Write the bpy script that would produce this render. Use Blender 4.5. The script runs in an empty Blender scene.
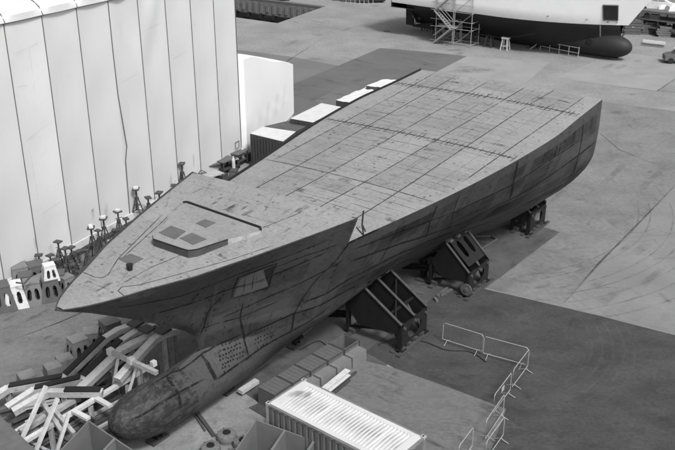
import bpy, math, random
from math import sin, cos, tan, radians, pi, sqrt, atan2
from mathutils import Vector, Matrix
random.seed(7)
S = bpy.context.scene
C = S.collection

# ------------------------------------------------------------------ camera
F, TH, H = 880.0, radians(23.5), 22.7
cam = bpy.data.cameras.new('camera'); co = bpy.data.objects.new('camera', cam); C.objects.link(co)
co.location = (0, 0, H); co.rotation_euler = (pi/2 - TH, 0, 0)
cam.sensor_width = 36; cam.lens = F/675*36; cam.clip_end = 3000; cam.clip_start = 0.5
S.camera = co

def ray(x, y):
    u = (x-337.5)/F; v = (225-y)/F
    return Vector((u, cos(TH)+v*sin(TH), -sin(TH)+v*cos(TH)))
def at(x, y, z=0.0):
    d = ray(x, y); t = (z-H)/d.z
    return Vector((d.x*t, d.y*t, z))

# ------------------------------------------------------------------ materials
def nt(m):
    m.use_nodes = True; n = m.node_tree; n.nodes.clear(); return n
def mat(name, base, rough=0.75, amp=0.18, scale=1.5, fine=0.12, fscale=25, bump=0.15, metal=0.0,
        stretch=(1, 1, 1), dirt=0.0, dscale=0.6, sharp=0.14, dlo=0.52):
    """grey surface with two scales of mottling, optional stain patches"""
    m = bpy.data.materials.new(name); n = nt(m); N = n.nodes; L = n.links
    out = N.new('ShaderNodeOutputMaterial'); p = N.new('ShaderNodeBsdfPrincipled')
    tc = N.new('ShaderNodeTexCoord'); mp = N.new('ShaderNodeMapping'); mp.inputs['Scale'].default_value = stretch
    L.new(tc.outputs['Object'], mp.inputs[0])
    def noise(sc, det=5, ro=0.6):
        t = N.new('ShaderNodeTexNoise'); t.inputs['Scale'].default_value = sc; t.inputs['Detail'].default_value = det
        t.inputs['Roughness'].default_value = ro; L.new(mp.outputs[0], t.inputs['Vector']); return t.outputs[0]
    def mth(op, a, b=None, c=None):
        k = N.new('ShaderNodeMath'); k.operation = op
        for i, v in enumerate((a, b, c)):
            if v is None: continue
            if isinstance(v, (int, float)): k.inputs[i].default_value = v
            else: L.new(v, k.inputs[i])
        return k.outputs[0]
    a = noise(scale); b = noise(fscale, 7, 0.78)
    f = mth('MULTIPLY_ADD', mth('SUBTRACT', a, 0.5), amp*4, 1.0)
    g = mth('MULTIPLY_ADD', mth('SUBTRACT', b, 0.5), fine*4, 1.0)
    v = mth('MULTIPLY', mth('MULTIPLY', f, g), base)
    if dirt > 0:
        r = N.new('ShaderNodeMapRange'); r.inputs[1].default_value = dlo; r.inputs[2].default_value = dlo+sharp
        L.new(noise(dscale, 8, 0.72), r.inputs[0])
        v = mth('MULTIPLY', v, mth('MULTIPLY_ADD', r.outputs[0], -dirt, 1.0))
    v = mth('MAXIMUM', mth('MINIMUM', v, 0.9), 0.006)
    cc = N.new('ShaderNodeCombineColor')
    for i in range(3): L.new(v, cc.inputs[i])
    L.new(cc.outputs[0], p.inputs['Base Color'])
    p.inputs['Roughness'].default_value = rough; p.inputs['Metallic'].default_value = metal
    p.inputs['Specular IOR Level'].default_value = 0.3
    if bump > 0:
        bp = N.new('ShaderNodeBump'); bp.inputs['Strength'].default_value = bump; bp.inputs['Distance'].default_value = 0.03
        L.new(mth('ADD', a, b), bp.inputs['Height']); L.new(bp.outputs[0], p.inputs['Normal'])
    L.new(p.outputs[0], out.inputs[0])
    return m
def decal(name, base, strength=0.8, brk=6.0, lo=0.35, hi=0.6, stretch=(1, 1, 1)):
    """a stain or weld line: opacity from the 'fade' attribute broken up by noise"""
    m = bpy.data.materials.new(name); n = nt(m); N = n.nodes; L = n.links
    out = N.new('ShaderNodeOutputMaterial'); p = N.new('ShaderNodeBsdfPrincipled')
    p.inputs['Base Color'].default_value = (base, base, base, 1); p.inputs['Roughness'].default_value = 0.85
    p.inputs['Specular IOR Level'].default_value = 0.2
    tr = N.new('ShaderNodeBsdfTransparent'); mx = N.new('ShaderNodeMixShader')
    at_ = N.new('ShaderNodeAttribute'); at_.attribute_name = 'fade'
    tc = N.new('ShaderNodeTexCoord'); mp = N.new('ShaderNodeMapping'); mp.inputs['Scale'].default_value = stretch
    L.new(tc.outputs['Object'], mp.inputs[0])
    t = N.new('ShaderNodeTexNoise'); t.inputs['Scale'].default_value = brk; t.inputs['Detail'].default_value = 6
    L.new(mp.outputs[0], t.inputs['Vector'])
    r = N.new('ShaderNodeMapRange'); r.inputs[1].default_value = lo; r.inputs[2].default_value = hi
    L.new(t.outputs[0], r.inputs[0])
    a = N.new('ShaderNodeMath'); a.operation = 'MULTIPLY'; L.new(at_.outputs['Fac'], a.inputs[0]); L.new(r.outputs[0], a.inputs[1])
    b = N.new('ShaderNodeMath'); b.operation = 'MULTIPLY'; L.new(a.outputs[0], b.inputs[0]); b.inputs[1].default_value = strength
    L.new(b.outputs[0], mx.inputs[0]); L.new(tr.outputs[0], mx.inputs[1]); L.new(p.outputs[0], mx.inputs[2])
    L.new(mx.outputs[0], out.inputs[0])
    return m

# ------------------------------------------------------------------ mesh builder
class MB:
    def __init__(s): s.v = []; s.f = []; s.m = []; s.a = []
    def vert(s, p, fade=1.0): s.v.append(tuple(p)); s.a.append(fade); return len(s.v)-1
    def face(s, idx, m=0): s.f.append(tuple(idx)); s.m.append(m)
    def poly(s, pts, m=0): s.face([s.vert(p) for p in pts], m)
    def box(s, c, d, rz=0.0, m=0, taper=1.0, top_m=None):
        c = Vector(c); R = Matrix.Rotation(rz, 3, 'Z'); ids = []
        for z in (-1, 1):
            k = taper if z > 0 else 1.0
            for x, y in ((-1, -1), (1, -1), (1, 1), (-1, 1)):
                ids.append(s.vert(c + R @ Vector((x*d[0]/2*k, y*d[1]/2*k, z*d[2]/2))))
        a = ids
        for q, k in (((0, 3, 2, 1), m), ((4, 5, 6, 7), m if top_m is None else top_m), ((0, 1, 5, 4), m), ((1, 2, 6, 5), m), ((2, 3, 7, 6), m), ((3, 0, 4, 7), m)):
            s.face([a[i] for i in q], k)
    def beam(s, p, q, w, h, m=0, up=(0, 0, 1), top_m=None):
        p = Vector(p); q = Vector(q); d = (q-p).normalized(); u = Vector(up)
        if abs(d.dot(u)) > 0.98: u = Vector((1, 0, 0))
        sd = d.cross(u).normalized(); u = sd.cross(d).normalized(); a = []
        for e in (p, q):
            for x, y in ((-1, -1), (1, -1), (1, 1), (-1, 1)): a.append(s.vert(e + sd*(x*w/2) + u*(y*h/2)))
        for k, qd in enumerate(((0, 1, 2, 3), (7, 6, 5, 4), (0, 4, 5, 1), (1, 5, 6, 2), (2, 6, 7, 3), (3, 7, 4, 0))):
            s.face([a[i] for i in qd], top_m if (k == 4 and top_m is not None) else m)
    def hbeam(s, p, q, w, h, m=0, t=0.03):
        """an H section beam"""
        p = Vector(p); q = Vector(q); d = (q-p).normalized(); u = Vector((0, 0, 1))
        if abs(d.dot(u)) > 0.98: u = Vector((1, 0, 0))
        sd = d.cross(u).normalized(); u = sd.cross(d).normalized()
        s.beam(p+u*(h/2-t/2), q+u*(h/2-t/2), w, t, m); s.beam(p-u*(h/2-t/2), q-u*(h/2-t/2), w, t, m)
        s.beam(p, q, t, h-2*t-0.004, m)
    def tube(s, pts, r, n=8, m=0, cap=True):
        pts = [Vector(p) for p in pts]; rings = []
        for i, p in enumerate(pts):
            d = (pts[min(i+1, len(pts)-1)] - pts[max(i-1, 0)]).normalized()
            u = Vector((0, 0, 1)) if abs(d.z) < 0.95 else Vector((1, 0, 0))
            x = d.cross(u).normalized(); y = x.cross(d).normalized()
            rr = r[i] if isinstance(r, (list, tuple)) else r
            rings.append([s.vert(p + x*cos(2*pi*k/n)*rr + y*sin(2*pi*k/n)*rr) for k in range(n)])
        for a, b in zip(rings, rings[1:]):
            for k in range(n): s.face((a[k], a[(k+1) % n], b[(k+1) % n], b[k]), m)
        if cap: s.face(rings[0][::-1], m); s.face(rings[-1], m)
    def prism(s, pts, ext, m=0, top_m=None):
        e = Vector(ext); a = [s.vert(p) for p in pts]; b = [s.vert(Vector(p)+e) for p in pts]; n = len(a)
        s.face(a[::-1], m); s.face(b, m if top_m is None else top_m)
        for i in range(n): s.face((a[i], a[(i+1) % n], b[(i+1) % n], b[i]), m)
    def grid(s, rows, m=0, flip=False):
        R = [[s.vert(p) for p in r] for r in rows]
        for a, b in zip(R, R[1:]):
            for i in range(len(a)-1):
                q = (a[i], b[i], b[i+1], a[i+1])
                s.face(q[::-1] if flip else q, m)
    def build(s, name, mats, parent=None, org=None, smooth=False):
        me = bpy.data.meshes.new(name); o = Vector(org) if org is not None else Vector((0, 0, 0))
        me.from_pydata([tuple(Vector(v)-o) for v in s.v], [], s.f)
        if not isinstance(mats, (list, tuple)): mats = [mats]
        for k in mats: me.materials.append(k)
        me.polygons.foreach_set('material_index', s.m)
        at_ = me.attributes.new('fade', 'FLOAT', 'POINT'); at_.data.foreach_set('value', s.a)
        if smooth:
            me.polygons.foreach_set('use_smooth', [True]*len(me.polygons))
        me.update()
        if smooth:
            try: me.set_sharp_from_angle(angle=radians(35))
            except Exception: pass
        ob = bpy.data.objects.new(name, me); C.objects.link(ob)
        if parent is not None: ob.parent = parent
        return ob

def thing(name, label, cat, loc=(0, 0, 0), rz=0.0, group=None):
    o = bpy.data.objects.new(name, None); C.objects.link(o); o.location = loc; o.rotation_euler = (0, 0, rz)
    o.empty_display_size = 0.3
    o['label'] = label; o['category'] = cat
    if group: o['group'] = group
    return o
def tag(o, label, cat, group=None):
    o['label'] = label; o['category'] = cat
    if group: o['group'] = group
    return o
def struct(o, label=None):
    o['kind'] = 'structure'
    if label: o['label'] = label
    return o
def copy_tree(o, parent=None):
    kids = [k for k in bpy.data.objects if k.parent == o]
    c = o.copy(); C.objects.link(c); c.parent = parent
    for k in kids: copy_tree(k, c)
    return c
def place(proto, first, loc, rz, label, scale=1.0):
    o = proto if first else copy_tree(proto)
    o.location = loc; o.rotation_euler = (0, 0, rz); o.scale = (scale,)*3; o['label'] = label
    return o

# fading strip along a polyline, lying just above a surface
def strip(mb, pts, w, nrm=None, m=0, soft=0.5, ends=True):
    n = len(pts); rows = []
    for i, p in enumerate(pts):
        p = Vector(p); d = (Vector(pts[min(i+1, n-1)]) - Vector(pts[max(i-1, 0)]))
        if d.length < 1e-6: continue
        nn = Vector((0, 0, 1)) if nrm is None else nrm[i]
        sd = d.normalized().cross(nn).normalized()*(w/2)
        e = 0.0 if (ends and i in (0, n-1)) else 1.0
        rows.append([mb.vert(p-sd, 0), mb.vert(p-sd*(1-soft), e), mb.vert(p+sd*(1-soft), e), mb.vert(p+sd, 0)])
    for a, b in zip(rows, rows[1:]):
        for i in range(3): mb.face((a[i], a[i+1], b[i+1], b[i]), m)
def blob(mb, c, rx, ry, rz, nrmf=None, m=0, lift=0.0, n=14):
    c = Vector(c); k0 = mb.vert(c, 1.0); r1 = []; r2 = []
    for i in range(n):
        t = 2*pi*i/n; j = random.uniform(0.8, 1.15)
        x = cos(t)*rx*j; y = sin(t)*ry*j
        d = Vector((x*cos(rz)-y*sin(rz), x*sin(rz)+y*cos(rz), 0))
        r1.append(mb.vert(c+d*0.5, 0.8)); r2.append(mb.vert(c+d, 0))
    for i in range(n):
        j = (i+1) % n; mb.face((k0, r1[i], r1[j]), m); mb.face((r1[i], r2[i], r2[j], r1[j]), m)

# ------------------------------------------------------------------ world and light
w = bpy.data.worlds.new('World'); S.world = w; w.use_nodes = True
N = w.node_tree.nodes; L = w.node_tree.links; N.clear()
sky = N.new('ShaderNodeTexSky'); sky.sky_type = 'NISHITA'; sky.sun_disc = False
SUN_EL, SUN_AZ = radians(52), radians(150)      # azimuth clockwise from +Y
sky.sun_elevation = SUN_EL; sky.sun_rotation = SUN_AZ; sky.air_density = 1.0; sky.dust_density = 5.0
bw = N.new('ShaderNodeRGBToBW'); bg = N.new('ShaderNodeBackground'); wo = N.new('ShaderNodeOutputWorld')
L.new(sky.outputs[0], bw.inputs[0]); L.new(bw.outputs[0], bg.inputs[0]); bg.inputs[1].default_value = 0.113
L.new(bg.outputs[0], wo.inputs[0])
sl = bpy.data.lights.new('sun', 'SUN'); so = bpy.data.objects.new('sun', sl); C.objects.link(so)
sl.energy = 1.95; sl.angle = radians(9)
sd = Vector((sin(SUN_AZ)*cos(SUN_EL), cos(SUN_AZ)*cos(SUN_EL), sin(SUN_EL)))
so.rotation_euler = sd.to_track_quat('Z', 'Y').to_euler(); so.location = (0, 0, 60)
S.view_settings.view_transform = 'Standard'; S.view_settings.look = 'None'
S.view_settings.exposure = 0.66; S.view_settings.gamma = 1; S.view_settings.use_curve_mapping = False

# ------------------------------------------------------------------ material set
M_conc = mat('concrete_apron', 0.20, 0.9, amp=0.2, scale=0.2, fine=0.3, fscale=3, bump=0.1, dirt=0.10, dscale=0.25)
M_concL = mat('concrete_pale', 0.228, 0.9, amp=0.12, scale=0.3, fine=0.10, fscale=5, bump=0.1, dirt=0.12, dscale=0.5)
M_slab = mat('concrete_slab', 0.125, 0.9, amp=0.22, scale=0.5, fine=0.3, fscale=4, bump=0.1, dirt=0.3, dscale=0.5, stretch=(1.0, 1.6, 1))
M_asph = mat('asphalt_dark', 0.048, 0.92, amp=0.35, scale=0.35, fine=0.4, fscale=5, bump=0.15, dirt=0.25, dscale=0.8, stretch=(1, 1.5, 1))
M_asph2 = mat('asphalt_mid', 0.10, 0.92, amp=0.16, scale=0.2, fine=0.12, fscale=4, bump=0.1, dirt=0.15, dscale=0.3)
M_hullshade = mat('ground_hull_shade', 0.075, 0.8, amp=0.3, scale=0.5, fine=0.15, fscale=6, bump=0.1, dirt=0.4, dscale=0.7)  # ground tone with the shade under the hull put into its colour
M_deck = mat('deck_steel', 0.225, 0.7, amp=0.14, scale=0.5, fine=0.30, fscale=7, bump=0.04, dirt=0.28, dscale=3.0, stretch=(1.3, 0.8, 1), sharp=.1, dlo=.56)
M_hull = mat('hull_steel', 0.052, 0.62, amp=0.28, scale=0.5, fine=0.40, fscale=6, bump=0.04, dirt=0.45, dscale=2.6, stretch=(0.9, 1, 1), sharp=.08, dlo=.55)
M_plateL = mat('hull_primer_pale', 0.10, 0.7, amp=0.15, scale=1.0, fine=0.14, fscale=6, bump=0.03, dirt=0.2, dscale=2)
M_plateD = mat('deck_panel_dark', 0.10, 0.7, amp=0.15, scale=1.5, fine=0.1, fscale=8, bump=0.02)
M_black = mat('black_rubber', 0.015, 0.7, amp=0.2, scale=3, fine=0.1, bump=0.05)
M_seam = decal('weld_line', 0.045, 0.8, brk=2.5, lo=0.25, hi=0.5)
M_seamS = decal('weld_line_faint', 0.05, 0.38, brk=2.0, lo=0.3, hi=0.65)
M_scuff = decal('scuff', 0.07, 0.55, brk=4, lo=0.35, hi=0.6, stretch=(0.6, 2.0, 1))
M_pale = decal('pale_scrape', 0.24, 0.6, brk=3, lo=0.45, hi=0.65)
M_gdark = decal('ground_dark', 0.05, 0.30, brk=1.2, lo=0.3, hi=0.7)
M_gline = decal('ground_joint', 0.03, 0.7, brk=0.8, lo=0.2, hi=0.6)
M_gpale = decal('ground_pale', 0.2, 0.13, brk=1.2, lo=0.35, hi=0.7)
M_cradle = mat('cradle_paint', 0.010, 0.7, amp=0.3, scale=2, fine=0.15, bump=0.05)
M_steelG = mat('galvanised', 0.33, 0.5, amp=0.15, scale=4, bump=0.03, metal=0.2)
M_steelM = mat('steel_mid', 0.10, 0.6, amp=0.2, scale=3, bump=0.05)
M_steelD = mat('steel_dark', 0.055, 0.6, amp=0.25, scale=3, bump=0.05)
M_white = mat('white_paint', 0.50, 0.6, amp=0.10, scale=2.5, fine=0.06, fscale=20, bump=0.03, dirt=0.2, dscale=3)
M_whiteD = mat('white_paint_worn', 0.33, 0.65, amp=0.2, scale=3, fine=0.1, bump=0.04, dirt=0.35, dscale=2.5)
M_wood = mat('weathered_timber', 0.095, 0.85, amp=0.2, scale=2, fine=0.2, fscale=12, bump=0.2, stretch=(1, 1, 1), dirt=0.25, dscale=2)
M_woodL = mat('pale_timber', 0.36, 0.85, amp=0.15, scale=2, fine=0.12, fscale=12, bump=0.15)
M_block = mat('concrete_block', 0.15, 0.9, amp=0.15, scale=2, fine=0.12, fscale=12, bump=0.2, dirt=0.3, dscale=1.5)
M_boxgrey = mat('box_primer', 0.14, 0.6, amp=0.12, scale=1.5, fine=0.06, bump=0.03)
M_hull2 = mat('antifouling_dark', 0.020, 0.6, amp=0.12, scale=0.8, fine=0.05, bump=0.01)
M_top2 = mat('topside_white', 0.85, 0.4, amp=0.03, scale=0.8, fine=0.02, bump=0.01)
M_glass = mat('dark_glass', 0.02, 0.15, amp=0.1, scale=2, bump=0)
M_tarp = mat('white_tarp', 0.56, 0.6, amp=0.06, scale=3, fine=0.04, bump=0.6)
M_water = mat('dock_water', 0.03, 0.15, amp=0.2, scale=2, bump=0.2)

def tent_mat():
    m = mat('tent_fabric', 0.66, 0.6, amp=0.025, scale=0.9, fine=0.012, fscale=6, bump=0.0)
    n = m.node_tree; N = n.nodes; L = n.links
    p = [k for k in N if k.type == 'BSDF_PRINCIPLED'][0]
    tc = N.new('ShaderNodeTexCoord'); mp = N.new('ShaderNodeMapping'); mp.inputs['Scale'].default_value = (0.7, 0.7, 0.12)
    mp.inputs['Rotation'].default_value = (0.1, 0.15, 0)
    t = N.new('ShaderNodeTexNoise'); t.inputs['Scale'].default_value = 1.2; t.inputs['Detail'].default_value = 3; t.inputs['Distortion'].default_value = 1.0
    b = N.new('ShaderNodeBump'); b.inputs['Strength'].default_value = 0.10; b.inputs['Distance'].default_value = 0.25
    L.new(tc.outputs['Object'], mp.inputs[0]); L.new(mp.outputs[0], t.inputs['Vector']); L.new(t.outputs[0], b.inputs['Height'])
    L.new(b.outputs[0], p.inputs['Normal'])
    tl = N.new('ShaderNodeBsdfTranslucent'); tl.inputs[0].default_value = (.8, .8, .8, 1); mx = N.new('ShaderNodeMixShader'); mx.inputs[0].default_value = .25
    out = [k for k in N if k.type == 'OUTPUT_MATERIAL'][0]
    L.new(p.outputs[0], mx.inputs[1]); L.new(tl.outputs[0], mx.inputs[2]); L.new(mx.outputs[0], out.inputs[0])
    return m
M_tent = tent_mat()
M_annex = mat('annex_fabric', 0.74, 0.6, amp=0.02, scale=0.8, fine=0.01, bump=0.05)
M_tentD = mat('tent_fabric_soiled', 0.58, 0.6, amp=0.06, scale=0.5, fine=0.02, fscale=5, bump=0.05, dirt=0.07, dscale=0.5)

# =================================================================== GROUND
def flat(name, pts, z, m, world=False):
    mb = MB(); P = [Vector((p[0], p[1], z)) if world else at(p[0], p[1], z) for p in pts]
    # ensure upward normal
    a = sum((P[i].x*P[(i+1) % len(P)].y - P[(i+1) % len(P)].x*P[i].y) for i in range(len(P)))
    if a < 0: P = P[::-1]
    mb.poly(P); return struct(mb.build(name, m))
def flath(name, pts, z, m):
    return flat(name, pts, z, m)
# apron with a rectangular dock cut out of it in the far left corner
D0 = at(277.5, 23); D1 = at(320, 8); dx = (D1-D0).normalized(); dyv = Vector((-dx.y, dx.x, 0))   # dock edges
E0 = at(238, 17.5); ex = (E0-D0).normalized()
fe = D1 - D0
mb = MB()
R = 1500
cA = D0 + dx*0; cB = D0 + dx*(fe.length+1.0); 
lft = D0 + ex*60; lft2 = cB + ex*60
# four quads around the dock (dock: D0, cB, lft2, lft)
def V0(p): return (p.x, p.y, 0)
mb.poly([(-R, -200, 0), (R, -200, 0), V0(D0)])
mb.poly([(R, -200, 0), (R, R, 0), V0(cB), V0(D0)])
mb.poly([(R, R, 0), (-R, R, 0), V0(lft2), V0(cB)])
mb.poly([(-R, R, 0), (-R, -200, 0), V0(lft), V0(lft2)])
mb.poly([(-R, -200, 0), V0(D0), V0(lft)])
struct(mb.build('ground', M_conc))
mb = MB()   # dock walls and water
loop = [D0, cB, lft2, lft]
for i in range(4):
    a, b = loop[i], loop[(i+1) % 4]
    mb.poly([(a.x, a.y, 0), (a.x, a.y, -4), (b.x, b.y, -4), (b.x, b.y, 0)])
struct(mb.build('dock_wall', M_block))
mb = MB(); mb.poly([(p.x, p.y, -3.2) for p in loop]); struct(mb.build('water', M_water))

z1, z2, z3 = 0.004, 0.008, 0.012
flat('concrete_slab', [(-80, 335), (-80, 600), (110, 600), (245, 424), (320, 360), (300, 300), (180, 240), (60, 245)], 0.001, mat('worn_floor', .125, .9, amp=.2, scale=.35, fine=.3, fscale=4, bump=.08, dirt=.2, dscale=.6))
flat('concrete_slab', [(490, 232), (560, 170), (590, 100), (820, 130), (900, 300), (900, 420), (675, 334), (480, 287)], 0.001, mat('worn_apron', .155, .9, amp=.2, scale=.3, fine=.32, fscale=3, bump=.08, dirt=.2, dscale=.4))
flat('asphalt_patch', [(481, 288), (520, 297), (600, 316), (675, 335), (760, 357), (900, 560), (470, 620), (491, 450), (506, 409), (450, 388), (394, 368), (365, 352), (400, 325), (440, 292)], z1, M_asph)
flat('concrete_slab', [(394, 368), (450, 388), (506, 409), (491, 450), (485, 520), (250, 520), (240, 420), (330, 352)], z1, M_slab)
flat('concrete_slab', [(240, 372), (330, 352), (394, 368.3), (365, 352), (440, 292), (481, 288), (470, 262), (380, 300), (230, 372)][:0] or [(236, 424), (216, 398), (285, 352), (352, 292), (470, 236), (520, 220), (560, 232), (481, 292), (450, 300), (410, 330), (385, 368), (345, 380), (300, 380)], z1*0.5, M_hullshade)  # dark sheet below the ship, painting the hull's shade on the ground
flat('asphalt_patch', [(293, 84), (337, 66), (380, 48), (420, 51), (467, 56), (440, 72), (415, 86), (350, 150), (230, 240), (180, 240), (293, 116)], z1, M_asph2)
flat('asphalt_patch', [(225, 48), (294, 57), (337, 65.5), (340, 68), (300, 90), (225, 120)], z1*.5, mat('asphalt_worn', 0.13, 0.9, amp=0.1, scale=0.2, fscale=3, bump=0.05))
flat('concrete_slab', [(315, 100), (343, 86), (360, 92), (372, 99), (330, 118)], z2, mat('slab_worn', 0.115, 0.9, amp=0.1, scale=0.3, fscale=3, bump=0.05))
flat('concrete_slab', [(467, 56), (550, 62), (505, 100), (428, 76)], 0.010, M_concL)
flat('concrete_slab', [(618, 52), (700, 62), (657, 91), (600, 84), (556, 77)], z2, M_concL)
flat('concrete_slab', [(637, 225), (690, 170), (760, 200), (760, 360), (675, 334), (562, 306)], z1, mat('slab_grey', 0.175, 0.9, amp=0.2, scale=0.3, fscale=4, bump=0.05, dirt=0.15))
flat('steel_plate_floor', [(237, 388), (192, 408), (120, 448), (100, 520), (330, 520), (268, 452), (272, 412)], z2, mat('floor_plate', 0.2, 0.7, amp=0.2, scale=0.8, fine=.3, fscale=7, bump=0.05, dirt=0.25, dscale=1.2))

mb = MB()
def gs(pts, w, m=0, z=0.016, soft=0.5, ends=True):
    strip(mb, [at(p[0], p[1], z) for p in pts], w, None, m, soft, ends)
def garc(cx, cy, r, a0, a1, w, m=0, z=0.016, sq=0.45, n=24):
    c = at(cx, cy, 0)
    strip(mb, [Vector((c.x+cos(radians(a0+(a1-a0)*i/n))*r, c.y+sin(radians(a0+(a1-a0)*i/n))*r, z)) for i in range(n+1)], w, None, m, 0.6)
# joints
for pts in (((562, 306), (600, 262), (637, 225), (690, 170)), ((330, 65), (245, 55)), ((240, 80), (278, 67), (326, 36)), ((392, 11), (430, 30)), ((255, 7), (420, 18)),
            ((481, 288), (675, 335)), ((394, 368), (506, 409)), ((600, 84), (657, 91), (700, 62)), ((340, 12), (402, 20)), ((500, 62), (640, 75)),
            ((560, 100), (620, 150), (675, 172)), ((600, 95), (675, 105)), ((0, 345), (60, 322), (110, 300)), ((0, 318), (40, 300), (90, 275)), ((610, 60), (680, 100)), ((578, 66), (640, 40)),
            ((545, 240), (675, 300)), ((400, 430), (497, 445)), ((380, 400), (500, 432)), ((380, 55), (428, 76))):
    gs(pts, random.uniform(0.08, 0.22), 1)
# tyre marks
for k in range(7):
    garc(430+k*3, 190, 14+k*0.9+random.uniform(-.2, .2), -75, -8, 0.12, 0)
for k in range(5):
    garc(470, 330, 6.0+k*0.5, -60, 60, 0.16, 3)
for k in range(8):
    x = random.uniform(480, 660); y = random.uniform(225, 300)
    gs([(x+i*12, y-i*3+i*i*random.uniform(.3, 1)) for i in range(6)], 0.12, 0)
for k in range(60):
    x = random.uniform(500, 670); y = random.uniform(90, 440)
    p = at(x, y, 0.016); blob(mb, p, random.uniform(.15, .9), random.uniform(.08, .35), random.uniform(0, 3), m=random.choice((0, 0, 3)))
for k in range(60):
    x = random.uniform(250, 670); y = random.uniform(5, 95)
    p = at(x, y, 0.016); blob(mb, p, random.uniform(.4, 3), random.uniform(.2, 1.0), random.uniform(0, 3), m=random.choice((0, 3)))
for (x, y, a, b) in ((478, 69, 2.6, 1.0), (470, 71, 3.4, 1.2), (465, 67, 1.8, .6), (455, 50, 1.3, .5), (365, 98, 1.2, .4), (620, 112, 1.3, .5), (320, 99, 1.2, .45), (525, 142, 1, .4)):
    blob(mb, at(x, y, 0.017), a, b, 0.15, m=0)
blob(mb, at(615, 113, 0.018), 1.7, 0.7, 0.0, m=3)
for k in range(46):
    x = random.uniform(500, 660); y = random.uniform(150, 330); l_ = random.uniform(10, 45)
    gs([(x, y), (x+l_*.35, y-l_*.36), (x+l_*.75, y-l_*.73)], random.uniform(.15, .8), random.choice((3, 0, 3)))
for k in range(60):
    x = random.uniform(440, 670); y = random.uniform(300, 445); l_ = random.uniform(6, 40)
    gs([(x, y), (x+l_*.5, y+l_*.16), (x+l_, y+l_*.3)], random.uniform(.08, .5), 3)
for k in range(70):
    x = random.uniform(250, 670); y = random.uniform(8, 110); l_ = random.uniform(10, 60)
    gs([(x, y), (x+l_*.5, y+l_*.09), (x+l_, y+l_*.2)], random.uniform(.1, .9), random.choice((0, 3, 3)))
for k in range(40):
    x = random.uniform(380, 500); y = random.uniform(372, 448)
    p = at(x, y, 0.016); blob(mb, p, random.uniform(.3, 1.2), random.uniform(.05, .2), -0.65, m=random.choice((0, 0, 3)))
for k in range(14):   # planks-like streaks across the slab
    y = 372+k*6
    gs([(394+k*1.5-20, y+4), (500, y+44)], 0.06, 1)
for k in range(50):
    x = random.uniform(0, 130); y = random.uniform(290, 345)
    blob(mb, at(x, y, 0.016), random.uniform(.1, .8), random.uniform(.05, .25), 1.0, m=random.choice((0, 3)))
for k in range(60):
    x = random.uniform(190, 420); y = random.uniform(330, 445)
    blob(mb, at(x, y, 0.018), random.uniform(.1, .7), random.uniform(.05, .3), random.uniform(0, 3), m=random.choice((0, 0, 3)))
struct(mb.build('ground_stain', [M_gdark, M_gline, M_seam, M_gpale]))

# =================================================================== THE STEEL HULL
HEAD = radians(54.0); A2 = Vector((cos(HEAD), sin(HEAD), 0)); N2 = Vector((sin(HEAD), -cos(HEAD), 0)); L0 = -23.6; S0 = 18.0
ORG = A2*S0 + N2*L0
def sl_of(p): return p.dot(A2)-S0, p.dot(N2)-L0          # station and offset to port
def ship_w(s, l, z): return ORG + A2*s + N2*l + Vector((0, 0, z))

def herm(tab, x):
    """smooth interpolation of rows (x, v0, v1, ...)"""
    n = len(tab)
    if x <= tab[0][0]: return list(tab[0][1:])
    if x >= tab[-1][0]: return list(tab[-1][1:])
    i = max(k for k in range(n-1) if tab[k][0] <= x)
    x0, x1 = tab[i][0], tab[i+1][0]; h = x1-x0; t = (x-x0)/h; o = []
    for k in range(1, len(tab[0])):
        y0, y1 = tab[i][k], tab[i+1][k]; d = (y1-y0)/h
        dp = (y0-tab[i-1][k])/(x0-tab[i-1][0]) if i > 0 else d
        dn = (tab[i+2][k]-y1)/(tab[i+2][0]-x1) if i+2 < n else d
        m0 = 0.0 if dp*d <= 0 else 2*dp*d/(dp+d); m1 = 0.0 if dn*d <= 0 else 2*dn*d/(dn+d)
        o.append(y0*(1+2*t)*(1-t)**2 + h*m0*t*(1-t)**2 + y1*t*t*(3-2*t) + h*m1*t*t*(t-1))
    return o
# lower body: keel P0 .. waist P4, (lat, z) pairs
LOW = [(4.5, 0, .44, .74, .76, 1.05, 1.52, .74, 2.32, 0.0, 2.97),
       (6.0, 0, .44, .72, .76, 1.10, 1.5, 1.02, 2.25, .72, 2.98),
       (9.42, 0, .45, .62, .92, 1.15, 1.55, 1.72, 2.12, 2.2, 2.8),
       (14.9, 0, .40, .58, 1.12, 1.32, 1.87, 2.2, 2.75, 3.0, 3.6),
       (17.5, 0, .40, .70, 1.28, 1.62, 2.2, 2.52, 3.1, 3.32, 3.9),
       (21.6, 0, .40, 1.2, 1.15, 2.2, 2.1, 3.12, 3.05, 3.97, 3.9),
       (24.5, 0, .42, 1.45, .98, 2.6, 1.9, 3.6, 2.9, 4.45, 3.8),
       (28.0, 0, .45, 1.9, .85, 3.2, 1.68, 4.22, 2.7, 5.05, 3.7),
       (32.75, 0, .50, 2.2, .92, 3.8, 1.9, 4.97, 3.05, 5.75, 4.1)]
BOW = [(-2.13, 0, 7.84, 0, 7.84, 0, 7.84, 0, 7.84),
       (-0.7, 0, 7.13, .2, 7.33, .45, 7.55, .72, 7.75),
       (0.0, 0, 6.70, .33, 6.98, .72, 7.3, 1.12, 7.6),
       (2.2, 0, 5.33, .45, 5.95, 1.0, 6.65, 1.72, 7.4),
       (4.5, 0.0, 2.95, .50, 4.3, 1.1, 5.6, 2.05, 6.95),
       (6.0, .72, 2.98, 1.1, 4.1, 1.7, 5.4, 2.62, 6.9),
       (9.42, 2.2, 2.8, 2.75, 3.95, 3.3, 5.25, 4.06, 6.85)]
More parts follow.
